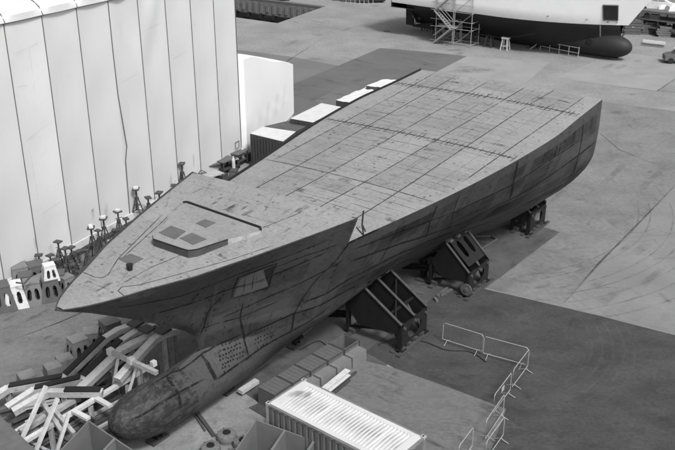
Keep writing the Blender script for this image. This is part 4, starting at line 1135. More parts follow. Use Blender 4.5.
bent('support_arm', 'broad flat white arm without pad over the middle of the pile', [(81, 389, 1.5), (113, 359, 2.1), (121, 351, 2.3), (132, 345, 2.4), (148, 338, 2.4)], .42, .24, ())
bent('support_arm', 'bent white arm with black pad, lowest of the three long ones', [(14, 412, .9), (40, 397, 1.2), (50, 393, 1.4), (64, 393, 1.5), (102, 393, 1.5)], .34, .26, (3,))
bent('support_arm', 'bent white arm running up to the bow, nearest the bulb', [(118, 380, 1.8), (138, 357, 2.2), (154, 340, 2.5), (164, 334, 2.6), (178, 330, 2.6)], .36, .26, ())
for k, (x, y, w_) in enumerate(((136, 327, .6), (147, 333, .55), (163, 334, .6))):
    c_ = at(x, y, 2.62)
    mb = MB(); mb.box((c_.x, c_.y, 2.82), (w_, .55, .1), 1.0); mb.box((c_.x, c_.y, 2.7), (.25, .25, .14), 1.0)
    tag(mb.build('dark_cushion', M_steelD), ['dark bearing pad under the bow, farthest from the bulb', 'dark bearing pad under the bow, middle one of three', 'dark bearing pad under the bow, nearest the bulb'][k], 'pad', 'dark bearing pads on the support arms')
def strut(label, p, q, w_=.14, m=M_white, cap=False, grp='slender white struts'):
    a_, b_ = at(*p), at(*q); mb = MB(); mb.beam(a_, b_, w_, w_)
    base = Vector((a_.x, a_.y, 0))
    if not cap: return tag(mb.build('white_strut', m), label, 'strut', grp)
    t = thing('white_strut', label, 'strut', base, 0, grp); mb.build('shaft', m, t, org=base)
    mb = MB(); mb.box(b_, (.36, .36, .22), .7); mb.build('cap_block', M_white, t, org=base)
    return t
strut('leaning white strut, leftmost of three in the lower left corner', (18.7, 446, .9), (46, 386, 2.9), .13)
strut('leaning white strut, middle of three in the lower left corner', (35, 453, .9), (57.5, 398.5, 2.9), .13)
strut('leaning white strut, rightmost of three in the lower left corner', (56, 454, .9), (69, 413, 2.6), .13)
strut('grey brace crossing behind the leftmost white strut', (41, 400, 1.6), (62, 432, 1.3), .16, M_whiteD)
strut('grey brace crossing behind the middle white strut', (52, 408, 1.6), (74, 434, 1.2), .16, M_whiteD)
strut('upright white strut under the capped beam, left one', (112.5, 388, 1.0), (118.3, 357, 2.5), .12)
strut('upright white strut under the capped beam, right one', (129.5, 391, 1.0), (137.5, 364, 2.4), .12)
strut('thin white strut low between the two upright ones', (110, 372, 1.5), (133, 352, 1.8), .08)
# capped beam
t = thing('capped_beam', 'grey square beam with three white end blocks above the trestles', 'beam', at(110, 352, 0)); base = at(110, 352, 0)
mb = MB(); a_, b_ = at(111, 352, 2.7), at(157, 373, 2.5); mb.beam(a_, b_, .17, .18); mb.build('shaft', M_whiteD, t, org=base)
for (x, y, z) in ((110.5, 351.5, 2.72), (131, 360.5, 2.66)):
    mb = MB(); mb.box(at(x, y, z), (.26, .24, .28), .9); mb.build('end_block', M_white, t, org=base)
mb = MB(); mb.box(at(153.5, 363.5, 2.5), (.22, .2, .24), .9); mb.build('end_block', M_white, t, org=base)
# long ladder-like white beam with stub arms
t = thing('ladder_beam', 'long white beam with short side stubs running toward the bulb', 'beam', at(40, 440, 0)); base = at(40, 440, 0)
mb = MB(); mb.beam(at(22, 443, 1.2), at(150, 366, 1.4), .2, .16); mb.build('main_beam', M_white, t, org=base)
for p, q in (((73.5, 411), (88.5, 419)), ((96.5, 398.5), (110.5, 406.5))):
    mb = MB(); mb.beam(at(*p, 1.4), at(*q, 1.4), .22, .12); mb.build('stub', M_white, t, org=base)
for k, f in enumerate((.2, .5, .8)):
    c_ = at(22, 443, 1.2).lerp(at(150, 366, 1.4), f); mb = MB(); mb.hbeam((c_.x, c_.y, 0), (c_.x, c_.y, 1.1), .18, .18); mb.build('leg', M_whiteD, t, org=base)
# second, worn long beam below
mb = MB(); mb.beam(at(20, 432, 1.0), at(74, 400, 1.1), .24, .2); tag(mb.build('worn_beam', M_whiteD), 'worn white beam lying behind the leaning struts', 'beam', 'worn beams in the pile')
mb = MB(); mb.beam(at(26, 424, .8), at(80, 398, .9), .2, .2); tag(mb.build('worn_beam', M_whiteD), 'worn grey-white beam just above its twin in the pile', 'beam', 'worn beams in the pile')
for k in range(7):
    y = 412+k*3.4
    mb = MB(); mb.beam(at(62+k*4, y+8, .35+.05*(k % 2)), at(118+k*3, y-20, .45), .12, .12)
    tag(mb.build('steel_section', (M_steelM, M_steelD, M_whiteD)[k % 3]), 'long straight steel section lying flat in the bundle next to the bulb', 'steel section', 'bundle of sections beside the bulb')
for k, (x, y, xx, yy, z, w_) in enumerate(((12, 425, 40, 412, .5, .3), (6, 432, 24, 446, .6, .2), (30, 440, 60, 424, .3, .3), (62, 385, 100, 366, .6, .3), (70, 392, 96, 378, .4, .25), (118, 345, 122, 365, .9, .2), (10, 406, 30, 396, .7, .3), (78, 372, 96, 352, 1.0, .18))):
    mb = MB(); mb.hbeam(at(x, y, z), at(xx, yy, z), w_, w_)
    tag(mb.build('steel_offcut', (M_steelD, M_steelM)[k % 2]), 'dark steel offcut lying under the white arms', 'offcut', 'offcuts under the white arms')
for k, (x, y, xx, yy, z, w_, m_) in enumerate(((4, 440, 60, 404, .7, .16, M_white), (10, 447, 76, 405, .5, .14, M_whiteD), (30, 452, 92, 412, .5, .14, M_steelM), (70, 400, 128, 362, 1.1, .14, M_whiteD), (86, 400, 140, 366, .8, .14, M_steelD), (96, 384, 132, 357, 1.3, .12, M_steelM), (44, 388, 92, 382, 1.0, .14, M_steelD), (60, 398, 108, 372, .9, .14, M_steelD), (88, 370, 124, 338, 1.5, .2, M_steelD), (100, 374, 140, 340, 1.4, .18, M_steelD), (0, 414, 40, 404, .8, .2, M_steelD), (24, 408, 60, 400, 1.0, .14, M_whiteD))):
    mb = MB(); mb.hbeam(at(x, y, z), at(xx, yy, z+.15), w_, w_*1.2)
    tag(mb.build('steel_section', m_), 'long steel section running diagonally through the pile toward the bow', 'steel section', 'diagonal sections in the pile')
for k in range(26):
    x = random.uniform(0, 120); y = 436-x*.62+random.uniform(-14, 20); a0 = random.choice((-.62, -.55, .5, .2)); l_ = random.uniform(10, 34); z = random.uniform(.15, .9)
    mb = MB(); q = (x+l_, y+l_*a0, z+random.uniform(-.1, .3))
    (mb.hbeam if k % 3 == 0 else mb.beam)(at(x, y, z), at(*q), random.uniform(.08, .2), random.uniform(.08, .2))
    tag(mb.build('steel_offcut', (M_steelD, M_steelM, M_steelD, M_whiteD)[k % 4]), 'steel offcut lying in the tangle under the white arms', 'offcut', 'loose offcuts in the tangle')
# tall posts under the bow
for k, (x, y, h_) in enumerate(((145, 362, 2.3), (165, 352, 2.5), (176, 350, 2.4))):
    g = at(x, y+24, 0); t = thing('bow_post', ['grey post under the bow, left of the three', 'grey post under the bow, middle of the three', 'grey post under the bow, right of the three'][k], 'post', g, 1.0, 'posts under the bow')
    mb = MB(); mb.hbeam((0, 0, .1), (0, 0, h_), .28, .28); mb.build('shaft', M_whiteD, t)
    mb = MB(); mb.box((0, 0, .05), (.5, .5, .1)); mb.build('foot', M_steelD, t); mb = MB(); mb.box((0, 0, h_+.05), (.45, .45, .1)); mb.build('head', M_steelD, t)
# =================================================================== PEDESTAL STANDS
def make_pedestal(m, grp, w_=1.08, h_=1.08):
    t = thing('pedestal_stand', '', 'stand', (0, 0, 0), 0, grp)
    k = .66
    for i in range(4):
        mb = MB(); a0 = i*pi/2; R = Matrix.Rotation(a0, 3, 'Z')
        def Q(u, z):
            f = 1-(1-k)*z/h_; return R @ Vector((u*w_/2*f, -w_/2*f, z))
        us = (-1, -.62, -.18, .18, .62, 1); zs = (0, .28, h_*.78, h_)
        for a in range(5):
            for b in range(3):
                if a in (1, 3) and b == 1: continue
                mb.poly([Q(us[a], zs[b]), Q(us[a+1], zs[b]), Q(us[a+1], zs[b+1]), Q(us[a], zs[b+1])])
        for a in (1, 3):       # rounded slot ends
            um = (us[a]+us[a+1])/2; hw = (us[a+1]-us[a])/2
            for zc, sg in ((zs[1], 1), (zs[2], -1)):
                pts = [(um-hw, zc), (um+hw, zc), (um+hw, zc+sg*.10), (um+hw*.5, zc+sg*.015), (um-hw*.5, zc+sg*.015), (um-hw, zc+sg*.10)]
                mb.poly([Q(u, z) for u, z in (pts[0], pts[4], pts[5])]); mb.poly([Q(u, z) for u, z in (pts[1], pts[2], pts[3])])
        mb.build('slotted_side', m, t)
    mb = MB(); mb.box((0, 0, h_+.02), (w_*k+.04, w_*k+.04, .05)); mb.build('top_plate', m, t)
    mb = MB(); mb.box((0, 0, h_/2), (w_*.3, w_*.3, h_-.1)); mb.build('core_post', M_steelD, t)
    return t
M_pedG = mat('pedestal_grey', .16, .6, amp=.15, scale=3, bump=.03, dirt=.3, dscale=3); M_pedD = mat('pedestal_dark', .085, .6, amp=.15, scale=3, bump=.03); M_pedW = mat('pedestal_white', .55, .6, amp=.1, scale=3, bump=.03, dirt=.3, dscale=3)
G = 'slotted pedestal stands'
pg, pd, pw = make_pedestal(M_pedG, G), make_pedestal(M_pedD, G), make_pedestal(M_pedW, G)
used = set()
def ped(proto, x, y, rz, sc, lab):
    f = proto.name not in used; used.add(proto.name); place(proto, f, at(x, y, 0), rz, lab, sc*1.1)
ped(pd, 3, 308, .5, 1.15, 'grey slotted stand at the left edge, partly cut off')
ped(pw, 16, 305, .45, 1.05, 'white slotted stand on the floor near the tent')
ped(pg, 34, 301, .4, 1.0, 'mid grey slotted stand right of the white one')
ped(pg, 22, 286, .5, 1.05, 'grey slotted stand behind the white one, against the tent')
ped(pd, 52, 298, .4, 1.0, 'dark slotted stand carrying the white one on top')
ped(pd, 38, 284, .55, 1.05, 'dark box shaped stand between the grey ones by the tent')
ped(pg, 8, 285, .5, 1.0, 'grey slotted stand by the tent, behind the cut off one')
o = copy_tree(pw); o.location = at(52, 298, 0)+Vector((.05, .1, 1.10)); o.rotation_euler = (0, 0, .5); o.scale = (.8,)*3; o['label'] = 'white slotted stand stacked on a dark one'
ped(pg, 80, 359, .7, .95, 'grey slotted stand behind the white arms, left of a pair')
ped(pg, 93, 350, .2, .9, 'grey slotted stand behind the white arms, right of a pair')
ped(pd, 112, 342, .7, 1.0, 'dark slotted stand below the bow tip')
for k, (x, y, lab) in enumerate(((66, 368, 'low grey block behind the white arms, nearest the stands'), (54, 376, 'low grey block behind the white arms, between two others'), (28, 385, 'low grey block behind the white arms, leftmost'))):
    g = at(x, y, 0); mb = MB(); mb.box((g.x, g.y, .3), (.75, .75, .6), .6, taper=.93); tag(mb.build('low_block', M_block), lab, 'block', 'low blocks behind the arms')
ped(pd, 60, 290, .2, .9, 'dark slotted stand behind the stacked pair, toward the jacks')
ped(pg, 44, 293, .9, .85, 'small grey slotted stand squeezed between the mid grey and dark ones')
ped(pd, 28, 293, .3, .95, 'dark slotted stand hidden behind the white one on the floor')
ped(pg, 68, 292, .9, .8, 'small grey slotted stand nearest the bow tip')
for k, (x, y, sx, sy, sz, lab) in enumerate(((72, 287, .7, .5, .5, 'small dark box among the jacks nearest the bow tip'), (84, 278, .6, .6, .4, 'small dark box left of the tall lattice jack'), (99, 266, .7, .5, .45, 'small dark box right of the tall lattice jack'), (112, 256, .6, .5, .4, 'small dark box under the padded jacks'), (126, 244, .7, .5, .5, 'small dark box beyond the padded jacks'), (222, 181, .7, .6, .5, 'small dark box at the foot of the trolleys'), (234, 178, .6, .5, .6, 'small dark box at the deck edge below the trolleys'), (246, 161, .7, .6, .6, 'small dark box right beside the dark container'), (207, 184, .6, .5, .4, 'small dark box by the welding set'), (50, 286, .6, .5, .9, 'upright dark box behind the stacked stands'))):
    g = at(x, y, 0); t = thing('tool_box', lab, 'box', g, random.uniform(0, 1.5), 'small dark boxes along the tent'); mb = MB(); mb.box((0, 0, sz/2), (sx, sy, sz)); mb.build('body', random.choice((M_steelD, M_steelM)), t)
    mb = MB(); mb.box((0, 0, sz+.02), (sx+.04, sy+.04, .05)); mb.build('lid', M_steelD, t); mb = MB(); mb.beam((-.12, 0, sz+.08), (.12, 0, sz+.08), .03, .03); mb.build('handle', M_steelM, t)
# bits on top of the stands
mb = MB(); p = at(22, 286, 1.5); mb.tube([p+Vector((-.3, 0, .2)), p+Vector((.1, .1, .1)), p+Vector((.5, .4, .5))], .05, 6)
tag(mb.build('bent_pipe', M_steelD), 'dark bent pipe sticking up from the grey stand at the tent', 'pipe')

# =================================================================== JACK STANDS
def make_jack(h_, lattice, grp):
    t = thing('jack_stand', '', 'jack stand', (0, 0, 0), 0, grp)
    r0 = .45; nleg = 4 if lattice else 3
    for k in range(nleg):
        a0 = 2*pi*k/nleg+.4; mb = MB(); mb.tube([(cos(a0)*r0, sin(a0)*r0, .03), (cos(a0)*.09, sin(a0)*.09, h_*.66)], .035, 6); mb.build('leg', M_steelD, t)
    for f in (.12, .32, .5):
        mb = MB()
        rr = r0+(0.09-r0)*f/.66*1.0
        pts = [Vector((cos(2*pi*k/nleg+.4)*rr, sin(2*pi*k/nleg+.4)*rr, h_*f)) for k in range(nleg)]
        for p, q in zip(pts, pts[1:]+pts[:1]): mb.beam(p, q, .03, .03)
        mb.build('brace', M_steelD, t)
    mb = MB(); mb.tube([(0, 0, h_*.45), (0, 0, h_*.93)], .05, 8); mb.tube([(0, 0, h_*.66), (0, 0, h_*.72)], .12, 8); mb.tube([(-.2, 0, h_*.76), (.2, 0, h_*.76)], .02, 6); mb.build('screw', M_steelD, t)
    mb = MB(); mb.box((0, 0, h_*.96), (.42, .34, .07)); mb.build('head', M_steelD, t)
    return t
j1 = make_jack(2.0, True, 'jack stands along the tent'); j2 = make_jack(1.5, False, 'jack stands along the tent')
M_pad = M_whiteD
spots = [(j1, 95, 262, 1.15, 'tall lattice jack stand by the tent with a wide flat head', 1), (j1, 69, 279, 1.0, 'dark lattice jack stand between the slotted stands and tall one', 0), (j2, 42, 278, 1.0, 'short jack stand just behind the dark box stand', 0), (j2, 53, 277, .95, 'short jack stand second along the tent', 0),
         (j1, 62, 272, 1.0, 'lattice jack stand with a tilted head close to the tent wall', 0), (j2, 81, 274, 1.0, 'slim jack stand left of the tall lattice one', 0), (j1, 107, 252, 1.15, 'jack stand with a round white pad', 2), (j1, 121, 243, 1.1, 'jack stand with a square white pad turned outward', 2),
         (j2, 116, 247, .8, 'low jack stand between the two padded ones', 0), (j1, 139, 222, 1.2, 'tall slim jack stand with small pale head further along the tent', 2), (j2, 150, 220, 1.1, 'jack stand with dark flat head right of the slim one', 0), (j2, 151, 228, .9, 'jack stand half behind the deck edge', 0),
         (j2, 74, 270, 1.0, 'slim jack stand tight against the tent wall, left of the lattice ones', 0), (j1, 101, 257, .9, 'lattice jack stand just right of the tallest one', 0), (j2, 128, 240, 1.0, 'slim jack stand right of the square white pad', 0), (j2, 175, 205, 1.0, 'slim jack stand mostly hidden by the bulwark', 0), (j2, 58, 283, 1.0, 'slim jack stand behind the stacked stands', 0),
         (j2, 161, 217, 1.2, 'jack stand whose head just clears the deck edge', 0), (j1, 184, 196, 1.25, 'jack stand with dark head near the bulwark corner', 0), (j2, 88, 268, .8, 'small jack stand right beside the tall lattice one', 0), (j2, 75, 283, .8, 'small jack stand in front of the lattice ones', 0)]
fs = set(); padlist = []
for (pr, x, y, sc, lab, pad) in spots:
    f = pr.name not in fs; fs.add(pr.name)
    o = place(pr, f, at(x, y, 0), random.uniform(0, 3), lab, sc)
    if pad: padlist.append((o, pr, pad))
for (o, pr, pad) in padlist:
    if True:
        hh = 2.0 if pr is j1 else 1.5
        mb = MB(); mb.box((0, 0, hh*.96+.08), (.26, .26, .09) if pad == 2 else (.5, .2, .06), .3)
        k = mb.build('pad', M_white, o)
# low horizontal clutter and white pole among jacks
mb = MB(); mb.beam(at(108, 240, .9), at(114, 250, .9), .06, .06); tag(mb.build('white_pole', M_white), 'short white pole leaning among the jack stands', 'pole')
for k, (x, y, xx, yy) in enumerate(((60, 292, 90, 276), (84, 280, 112, 262), (100, 268, 128, 250), (70, 296, 78, 286))):
    mb = MB(); mb.beam(at(x, y, .2), at(xx, yy, .25), .14, .14); tag(mb.build('long_bar', M_steelD if k % 2 else M_steelM), ['grey bar on the floor by the slotted stands', 'dark bar on the floor by the tall lattice jack', 'grey bar on the floor by the padded jacks', 'short dark bar near the bow tip'][k], 'bar', 'bars on the floor by the tent')

# =================================================================== TROLLEYS AT THE TENT CORNER
def make_trolley(m):
    t = thing('work_trolley', '', 'trolley', (0, 0, 0), 0, 'small trolleys at the tent corner')
    mb = MB(); mb.box((0, 0, .9), (1.2, .8, .06)); mb.build('table_top', m, t)
    for sx in (-1, 1):
        for sy in (-1, 1):
            mb = MB(); mb.beam((sx*.5, sy*.32, .12), (sx*.5, sy*.32, .87), .06, .06); mb.build('leg', M_steelD, t)
            mb = MB(); mb.tube([(sx*.5-.03, sy*.32, .09), (sx*.5+.03, sy*.32, .09)], .09, 10); mb.build('wheel', M_black, t)
    mb = MB(); mb.box((0, 0, .35), (1.0, .64, .05)); mb.build('shelf', M_steelD, t)
    return t
tr = make_trolley(M_whiteD); trd = make_trolley(M_steelM); used2 = set()
for (pr, x, y, sc, rz, lab) in ((tr, 214, 187, 1.1, .8, 'trolley with pale top right at the deck edge'), (trd, 213, 176, 1.1, .7, 'trolley with grey top against the tent, leftmost of the group'), (trd, 226, 173, 1.2, .9, 'taller grey trolley in the middle of the group'), (tr, 231, 169, .9, .5, 'small trolley with pale top behind the taller one'), (trd, 239, 165, 1.2, 1.1, 'grey trolley closest to the dark container')):
    f = pr.name not in used2; used2.add(pr.name); place(pr, f, at(x, y, 0), rz, lab, sc)
mb = MB(); p = at(202, 187, 0); mb.box((p.x, p.y, .5), (.9, .7, .9), .7); mb.tube([(p.x-.3, p.y, .9), (p.x, p.y, 1.3), (p.x+.4, p.y, 1.1)], .04, 6)
tag(mb.build('welding_set', M_steelM), 'grey welding set beside the tent wall near the bulwark corner', 'welding set')
for k, (x, y, lab) in enumerate(((234, 174, 'white gas bottle by the trolleys'), (243, 163, 'pale gas bottle by the dark container'))):
    p = at(x, y, 0); mb = MB(); mb.tube([(p.x, p.y, 0), (p.x, p.y, 1.1), (p.x, p.y, 1.3), (p.x, p.y, 1.4)], [.13, .13, .06, .06], 10); tag(mb.build('gas_bottle', M_white), lab, 'gas bottle', 'gas bottles by the tent')

# =================================================================== CROWD BARRIERS
def make_barrier(ln_):
    t = thing('crowd_barrier', '', 'barrier', (0, 0, 0), 0, 'steel crowd barriers on the asphalt')
    h_ = 1.1; mb = MB()
    mb.tube([(0, 0, .18), (0, 0, h_-.08), (.08, 0, h_), (ln_-.08, 0, h_), (ln_, 0, h_-.08), (ln_, 0, .18), (0, 0, .18)], .02, 6); mb.build('frame', M_steelG, t)
    mb = MB(); n_ = int(ln_/.13)
    for k in range(1, n_): mb.tube([(ln_*k/n_, 0, .18), (ln_*k/n_, 0, h_)], .006, 4, cap=False)
    mb.build('bars', M_steelM, t)
    for x in (.25, ln_-.25):
        mb = MB(); mb.tube([(x, -.35, .02), (x, -.1, .12), (x, 0, .2), (x, .1, .12), (x, .35, .02)], .016, 6); mb.build('foot', M_steelG, t)
    return t
b1 = make_barrier(1.0); lenB = 1.0
def barrier(p, q, lab, first, sign=False):
    a_, b_ = at(*p, .1), at(*q, .1); d = b_-a_; o = place(b1, first, Vector((a_.x, a_.y, 0)), atan2(d.y, d.x), lab)
    o.scale = (d.length, 1, 1) if False else (1, 1, 1)
    return o, d.length
# build each at its own length (they overlap in the photo at slightly different sizes)
def barrier_at(p, q, lab, sign=False):
    a_, b_ = at(*p, .12), at(*q, .12); d = b_-a_; t = make_barrier(d.length); t.location = (a_.x, a_.y, 0); t.rotation_euler = (0, 0, atan2(d.y, d.x)); t['label'] = lab
    if sign:
        mb = MB(); mb.box((d.length*.45, -.03, .75), (.3, .02, .22)); mb.build('notice_plate', M_white, t)
for o in [b1]+[k for k in bpy.data.objects if k.parent == b1]: bpy.data.objects.remove(o)
barrier_at((442.5, 340), (482, 352.5), 'crowd barrier nearest the ribbed cradle, side by side with another')
barrier_at((483, 354), (526.5, 366), 'crowd barrier meeting the corner, second from the ribbed cradle')
barrier_at((527.5, 367), (512, 388), 'crowd barrier turning the corner toward the viewer')
barrier_at((510, 391), (493, 414), 'crowd barrier with a small white notice', True)
barrier_at((503, 413), (485, 440), 'crowd barrier below the one with the white notice')
barrier_at((503, 436), (485, 462), 'crowd barrier at the bottom, outermost')
barrier_at((472, 447), (458, 466), 'crowd barrier at the bottom, standing apart on the pale slab')

# =================================================================== SECOND SHIP
B0 = at(607, 57, .15); Bs = at(412, 23, .9)
bx = Vector((Bs.x-B0.x, Bs.y-B0.y, 0)).normalized(); BH = atan2(bx.y, bx.x); bn = Vector((bx.y, -bx.x, 0))
if bn.y > 0: bn = -bn       # bn: towards the viewer
def s2(x, y, l=0.0):
    """pixel to (s, z) on the plane offset l towards the viewer from the centreplane"""
    d = ray(x, y); C0 = Vector((0, 0, H)); t = ((B0-C0).dot(bn)+l)/d.dot(bn); q = C0+d*t
    return (q-B0).dot(bx), q.z
ship2 = thing('moored_ship', 'ship with white topsides and dark underbody standing on blocks beyond the steel hull', 'ship', Vector((B0.x, B0.y, 0)), BH)
sgn2 = 1.0 if Vector((-sin(BH), cos(BH), 0)).dot(bn) > 0 else -1.0
def V2(s, l, z): return Vector((s, l*sgn2, z))
ns = s2(631.5, 45); nt_ = s2(621, 35); wl = s2(628.5, 25.3); tp = s2(650.7, 0)
print('ship2 bulb', ns, 'notch', nt_, 'wl', wl, 'top', tp, 'stern', s2(408, 10), s2(412, 23), 'len', (Bs-B0).length)
slope = (tp[0]-wl[0])/(tp[1]-wl[1])
zW = wl[1]; Ls = (Bs-B0).length
TOPZ = 9.0
def stem2(z):
    if z >= nt_[1]: 
        return nt_[0] + (z-nt_[1])*slope if z < wl[1] else wl[0]+(z-wl[1])*slope
    return nt_[0]
def hb2(s, z):
    """half breadth"""
    f = s-stem2(z); 
    if f <= 0: return 0.0
    full = 4.6*min(1, .42+.58*(min(z, 4.5)/4.5)**.8) if z > 0 else 1.0
    k = min(1, f/14.5); k = 1-(1-k)**2.2
    aft = max(0, (s-(Ls-12))/12); 
    red = 1-aft*max(0, 1-z/3.6)*.9
    return max(0.02, full*k*red)
def wline(s): return zW + .0*s + max(0, s-12)*.012
rows_l = []; lower = MB(); upper = MB()
ss = [nt_[0]+.02+(Ls-2.0-nt_[0])*(i/40)**1.3 for i in range(41)]
def keelz(s): return .15 if s < Ls*.45 else .15+(s-Ls*.45)/(Ls*.55)*.8
for sg in (1, -1):
    rows = []
    for s in ss:
        zk = keelz(s); 
        # stem rises ahead: lower hull begins where the notch is
        r = []
        for j in range(13):
            v = j/12; z = zk+(wline(s)-zk)*v
            l = hb2(max(s, stem2(z)), z)*min(1, (v+.02)**.5*1.05) if j else 0.0
            r.append(V2(max(s, stem2(z)), sg*l, z))
        rows.append(r)
    lower.grid(rows, 0, flip=(sg > 0))
    rows = []
    for i in range(41):
        r = []
        for j in range(9):
            v = j/8
            z = None
            f = (i/40)**1.3
            zz_b = 0
            s_b = stem2(zW)+(Ls+.2-stem2(zW))*f; zb = wline(s_b); z = zb+(TOPZ-zb)*v; st = stem2(z); s = st+(Ls+.2-st)*f
            l = hb2(s, z)*(1.0+.02*v)
            r.append(V2(s, sg*l, z))
        rows.append(r)
    upper.grid(rows, 0, flip=(sg > 0))
# bulb
cz = ns[1]*.5+.55
for sg in (1,):
    bl = MB(); pr = []
    x0 = ns[0]-.1; x1 = 10.0
    pts = []; rad = []
    for i in range(31):
        t = (i/30)**1.6; s = x0+(x1-x0)*t; k = min(1, (s-x0)/3.2); k = max(0, 1-(1-k)**2.5)**.5; tt = max(0, (s-2.5)/7.5); pts.append(V2(s, 0, 1.5-.15*tt)); rad.append(max(.02, 1.35*k*(1-.45*tt*tt)))
    bl.tube(pts, rad, 22, cap=True)
    bl.build('bulbous_bow', M_hull2, ship2, smooth=True)
lower.build('underbody', M_hull2, ship2, smooth=True); upper.build('topsides', M_top2, ship2, smooth=True)
mb = MB(); mb.poly([V2(Ls+.2, l, z) for l, z in ((-4.6, 3.6), (4.6, 3.6), (4.6, TOPZ), (-4.6, TOPZ))]); mb.poly([V2(Ls-2.0, l, z) for l, z in ((-4, wline(Ls)), (4, wline(Ls)), (2, 1.5), (0, 1), (-2, 1.5))])
mb.poly([V2(Ls+.2, -4.6, 3.6), V2(Ls+.2, 4.6, 3.6), V2(Ls-3, 4.6, 3.6), V2(Ls-3, -4.6, 3.6)])
mb.build('stern_plate', M_hull2, ship2)
mb = MB(); rr = [[V2(stem2(TOPZ)+(Ls+.2-stem2(TOPZ))*(i/40)**1.3, sg*hb2(stem2(TOPZ)+(Ls+.2-stem2(TOPZ))*(i/40)**1.3, TOPZ)*1.02, TOPZ) for sg in (-1, 1)] for i in range(41)]
mb.grid(rr, 0, flip=sgn2 < 0); mb.build('upper_deck', M_top2, ship2)
def side2(x, y, off=.02):
    best = None
    for i in range(120):
        l = i*.05; s, z = s2(x, y, l); e = abs(hb2(s, z)-l)
        if z < 8.9 and (best is None or e < best[0]): best = (e, s, z, l)
    return V2(best[1], best[3]+off+.04, best[2])
mb = MB(); mb.poly([side2(*p, .06) for p in ((604, 5.5), (617.8, 6), (617.5, 20), (604.5, 19.5))]); mb.build('hull_opening', M_glass, ship2)
mb = MB(); q = [side2(*p, .05) for p in ((603.5, 4.8), (618.5, 5.3), (618, 20.7), (603.8, 20.2))]
for a_, b_ in zip(q, q[1:]+q[:1]): mb.beam(a_, b_, .09, .09)
mb.build('opening_frame', M_steelM, ship2)
mb = MB(); c_ = side2(589.5, 41, -.05); mb.tube([c_+V2(0, -.2, 0), c_+V2(0, .06, 0)], .36, 16); mb.build('thruster_tunnel', M_black, ship2)
mb = MB()
for k in range(6): mb.box(side2(600.5, 26+k*1.9, .03), (.14, .03, .10))
for k, (x, y) in enumerate(((587, 19.5), (548, 16), (608, 22), (617, 22.5))): mb.box(side2(x, y, .03), (.2, .03, .14))
mb.build('draft_marks', M_whiteD, ship2)
mb = MB(); c0, c1 = side2(532, 36, .25), side2(440, 22, .25); mids = [side2(x, y, .12) for x, y in ((536, 33), (520, 36), (500, 37), (480, 34), (468, 30))]
for p, q in zip(mids, mids[1:]): mb.beam(p, q, .3, .06)
mb.build('bilge_keel', M_hull2, ship2)
# propeller and rudder
pz = Vector((Ls-1.6, 1.4*sgn2, 2.0)); mb = MB()
for k in range(4):
    a0 = k*pi/2+.4; mb.poly([pz+Vector((.0, 0, 0)), pz+Vector((.15, cos(a0-.35)*.85, sin(a0-.35)*.85)), pz+Vector((.0, cos(a0)*1.05, sin(a0)*1.05)), pz+Vector((-.15, cos(a0+.35)*.85, sin(a0+.35)*.85))])
mb.tube([pz+Vector((-.5, 0, 0)), pz+Vector((.5, 0, 0))], [.2, .12], 10); mb.build('propeller', M_steelG, ship2)
mb = MB(); mb.prism([V2(Ls-1.0, 1.0, .9), V2(Ls+.1, 1.0, .9), V2(Ls+.2, 1.0, 3.7), V2(Ls-1.0, 1.0, 3.7)], (0, .25, 0)); mb.build('rudder', M_hull2, ship2)
mb = MB(); mb.prism([V2(Ls-4, .8, .7), V2(Ls-.9, .8, .75), V2(Ls-.9, .8, 1.0), V2(Ls-4, .8, 1.6)], (0, .4, 0)); mb.build('skeg', M_hull2, ship2)

# blocks below the second ship
for k, (x, y, tp_, lab) in enumerate(((426, 30, 'd', 'small dark trestle under the far ship by the propeller'), (437, 34, 'd', 'small dark trestle under the far ship, left of the scaffold'), (475, 43, 'd', 'dark trestle under the far ship, right of the scaffold'), (489, 47, 'd', 'dark trestle under the far ship, behind the white one'), (505, 50, 'w', 'white trestle under the middle of the far ship'), (532, 48, 'd', 'dark trestle under the far ship by the railing'))):
    g = at(x, y, 0); t = thing('hull_trestle', lab, 'trestle', g, BH, 'trestles under the far ship'); m_ = M_white if tp_ == 'w' else M_steelD; hh = 1.35
    for sx in (-1, 1):
        for sy in (-1, 1):
            mb = MB(); mb.beam((sx*.45, sy*.35, 0), (sx*.28, sy*.2, hh), .12, .12); mb.build('leg', m_, t)
    mb = MB(); mb.box((0, 0, hh+.08), (.9, .6, .16)); mb.build('top_block', m_ if tp_ == 'w' else M_cradle, t); 
    for sy in (-.3, .3): mb = MB(); mb.beam((-.4, sy, .5), (.4, sy, .5), .08, .08); mb.build('brace', m_, t)
# railing beside it
t = thing('guard_railing', 'low steel railing standing in front of the far ship underbody', 'railing', at(541, 50, 0)); base = at(541, 50, 0)
p0, p1, p2 = at(540, 50, 0), at(578, 57.5, 0), at(581, 52, 0); mb = MB()
for z in (.5, 1.1): mb.beam(p0+Vector((0, 0, z)), p1+Vector((0, 0, z)), .07, .07); mb.beam(p1+Vector((0, 0, z)), p2+Vector((0, 0, z)), .07, .07)
mb.beam(p0+Vector((0, 0, 1.1)), p0+Vector((-1.2, .2, 0)), .07, .07)
mb.build('rail', M_steelG, t, org=base)
for k in range(5):
    p = p0.lerp(p1, k/4); mb = MB(); mb.beam(p, p+Vector((0, 0, 1.1)), .07, .07); mb.build('post', M_steelG, t, org=base)
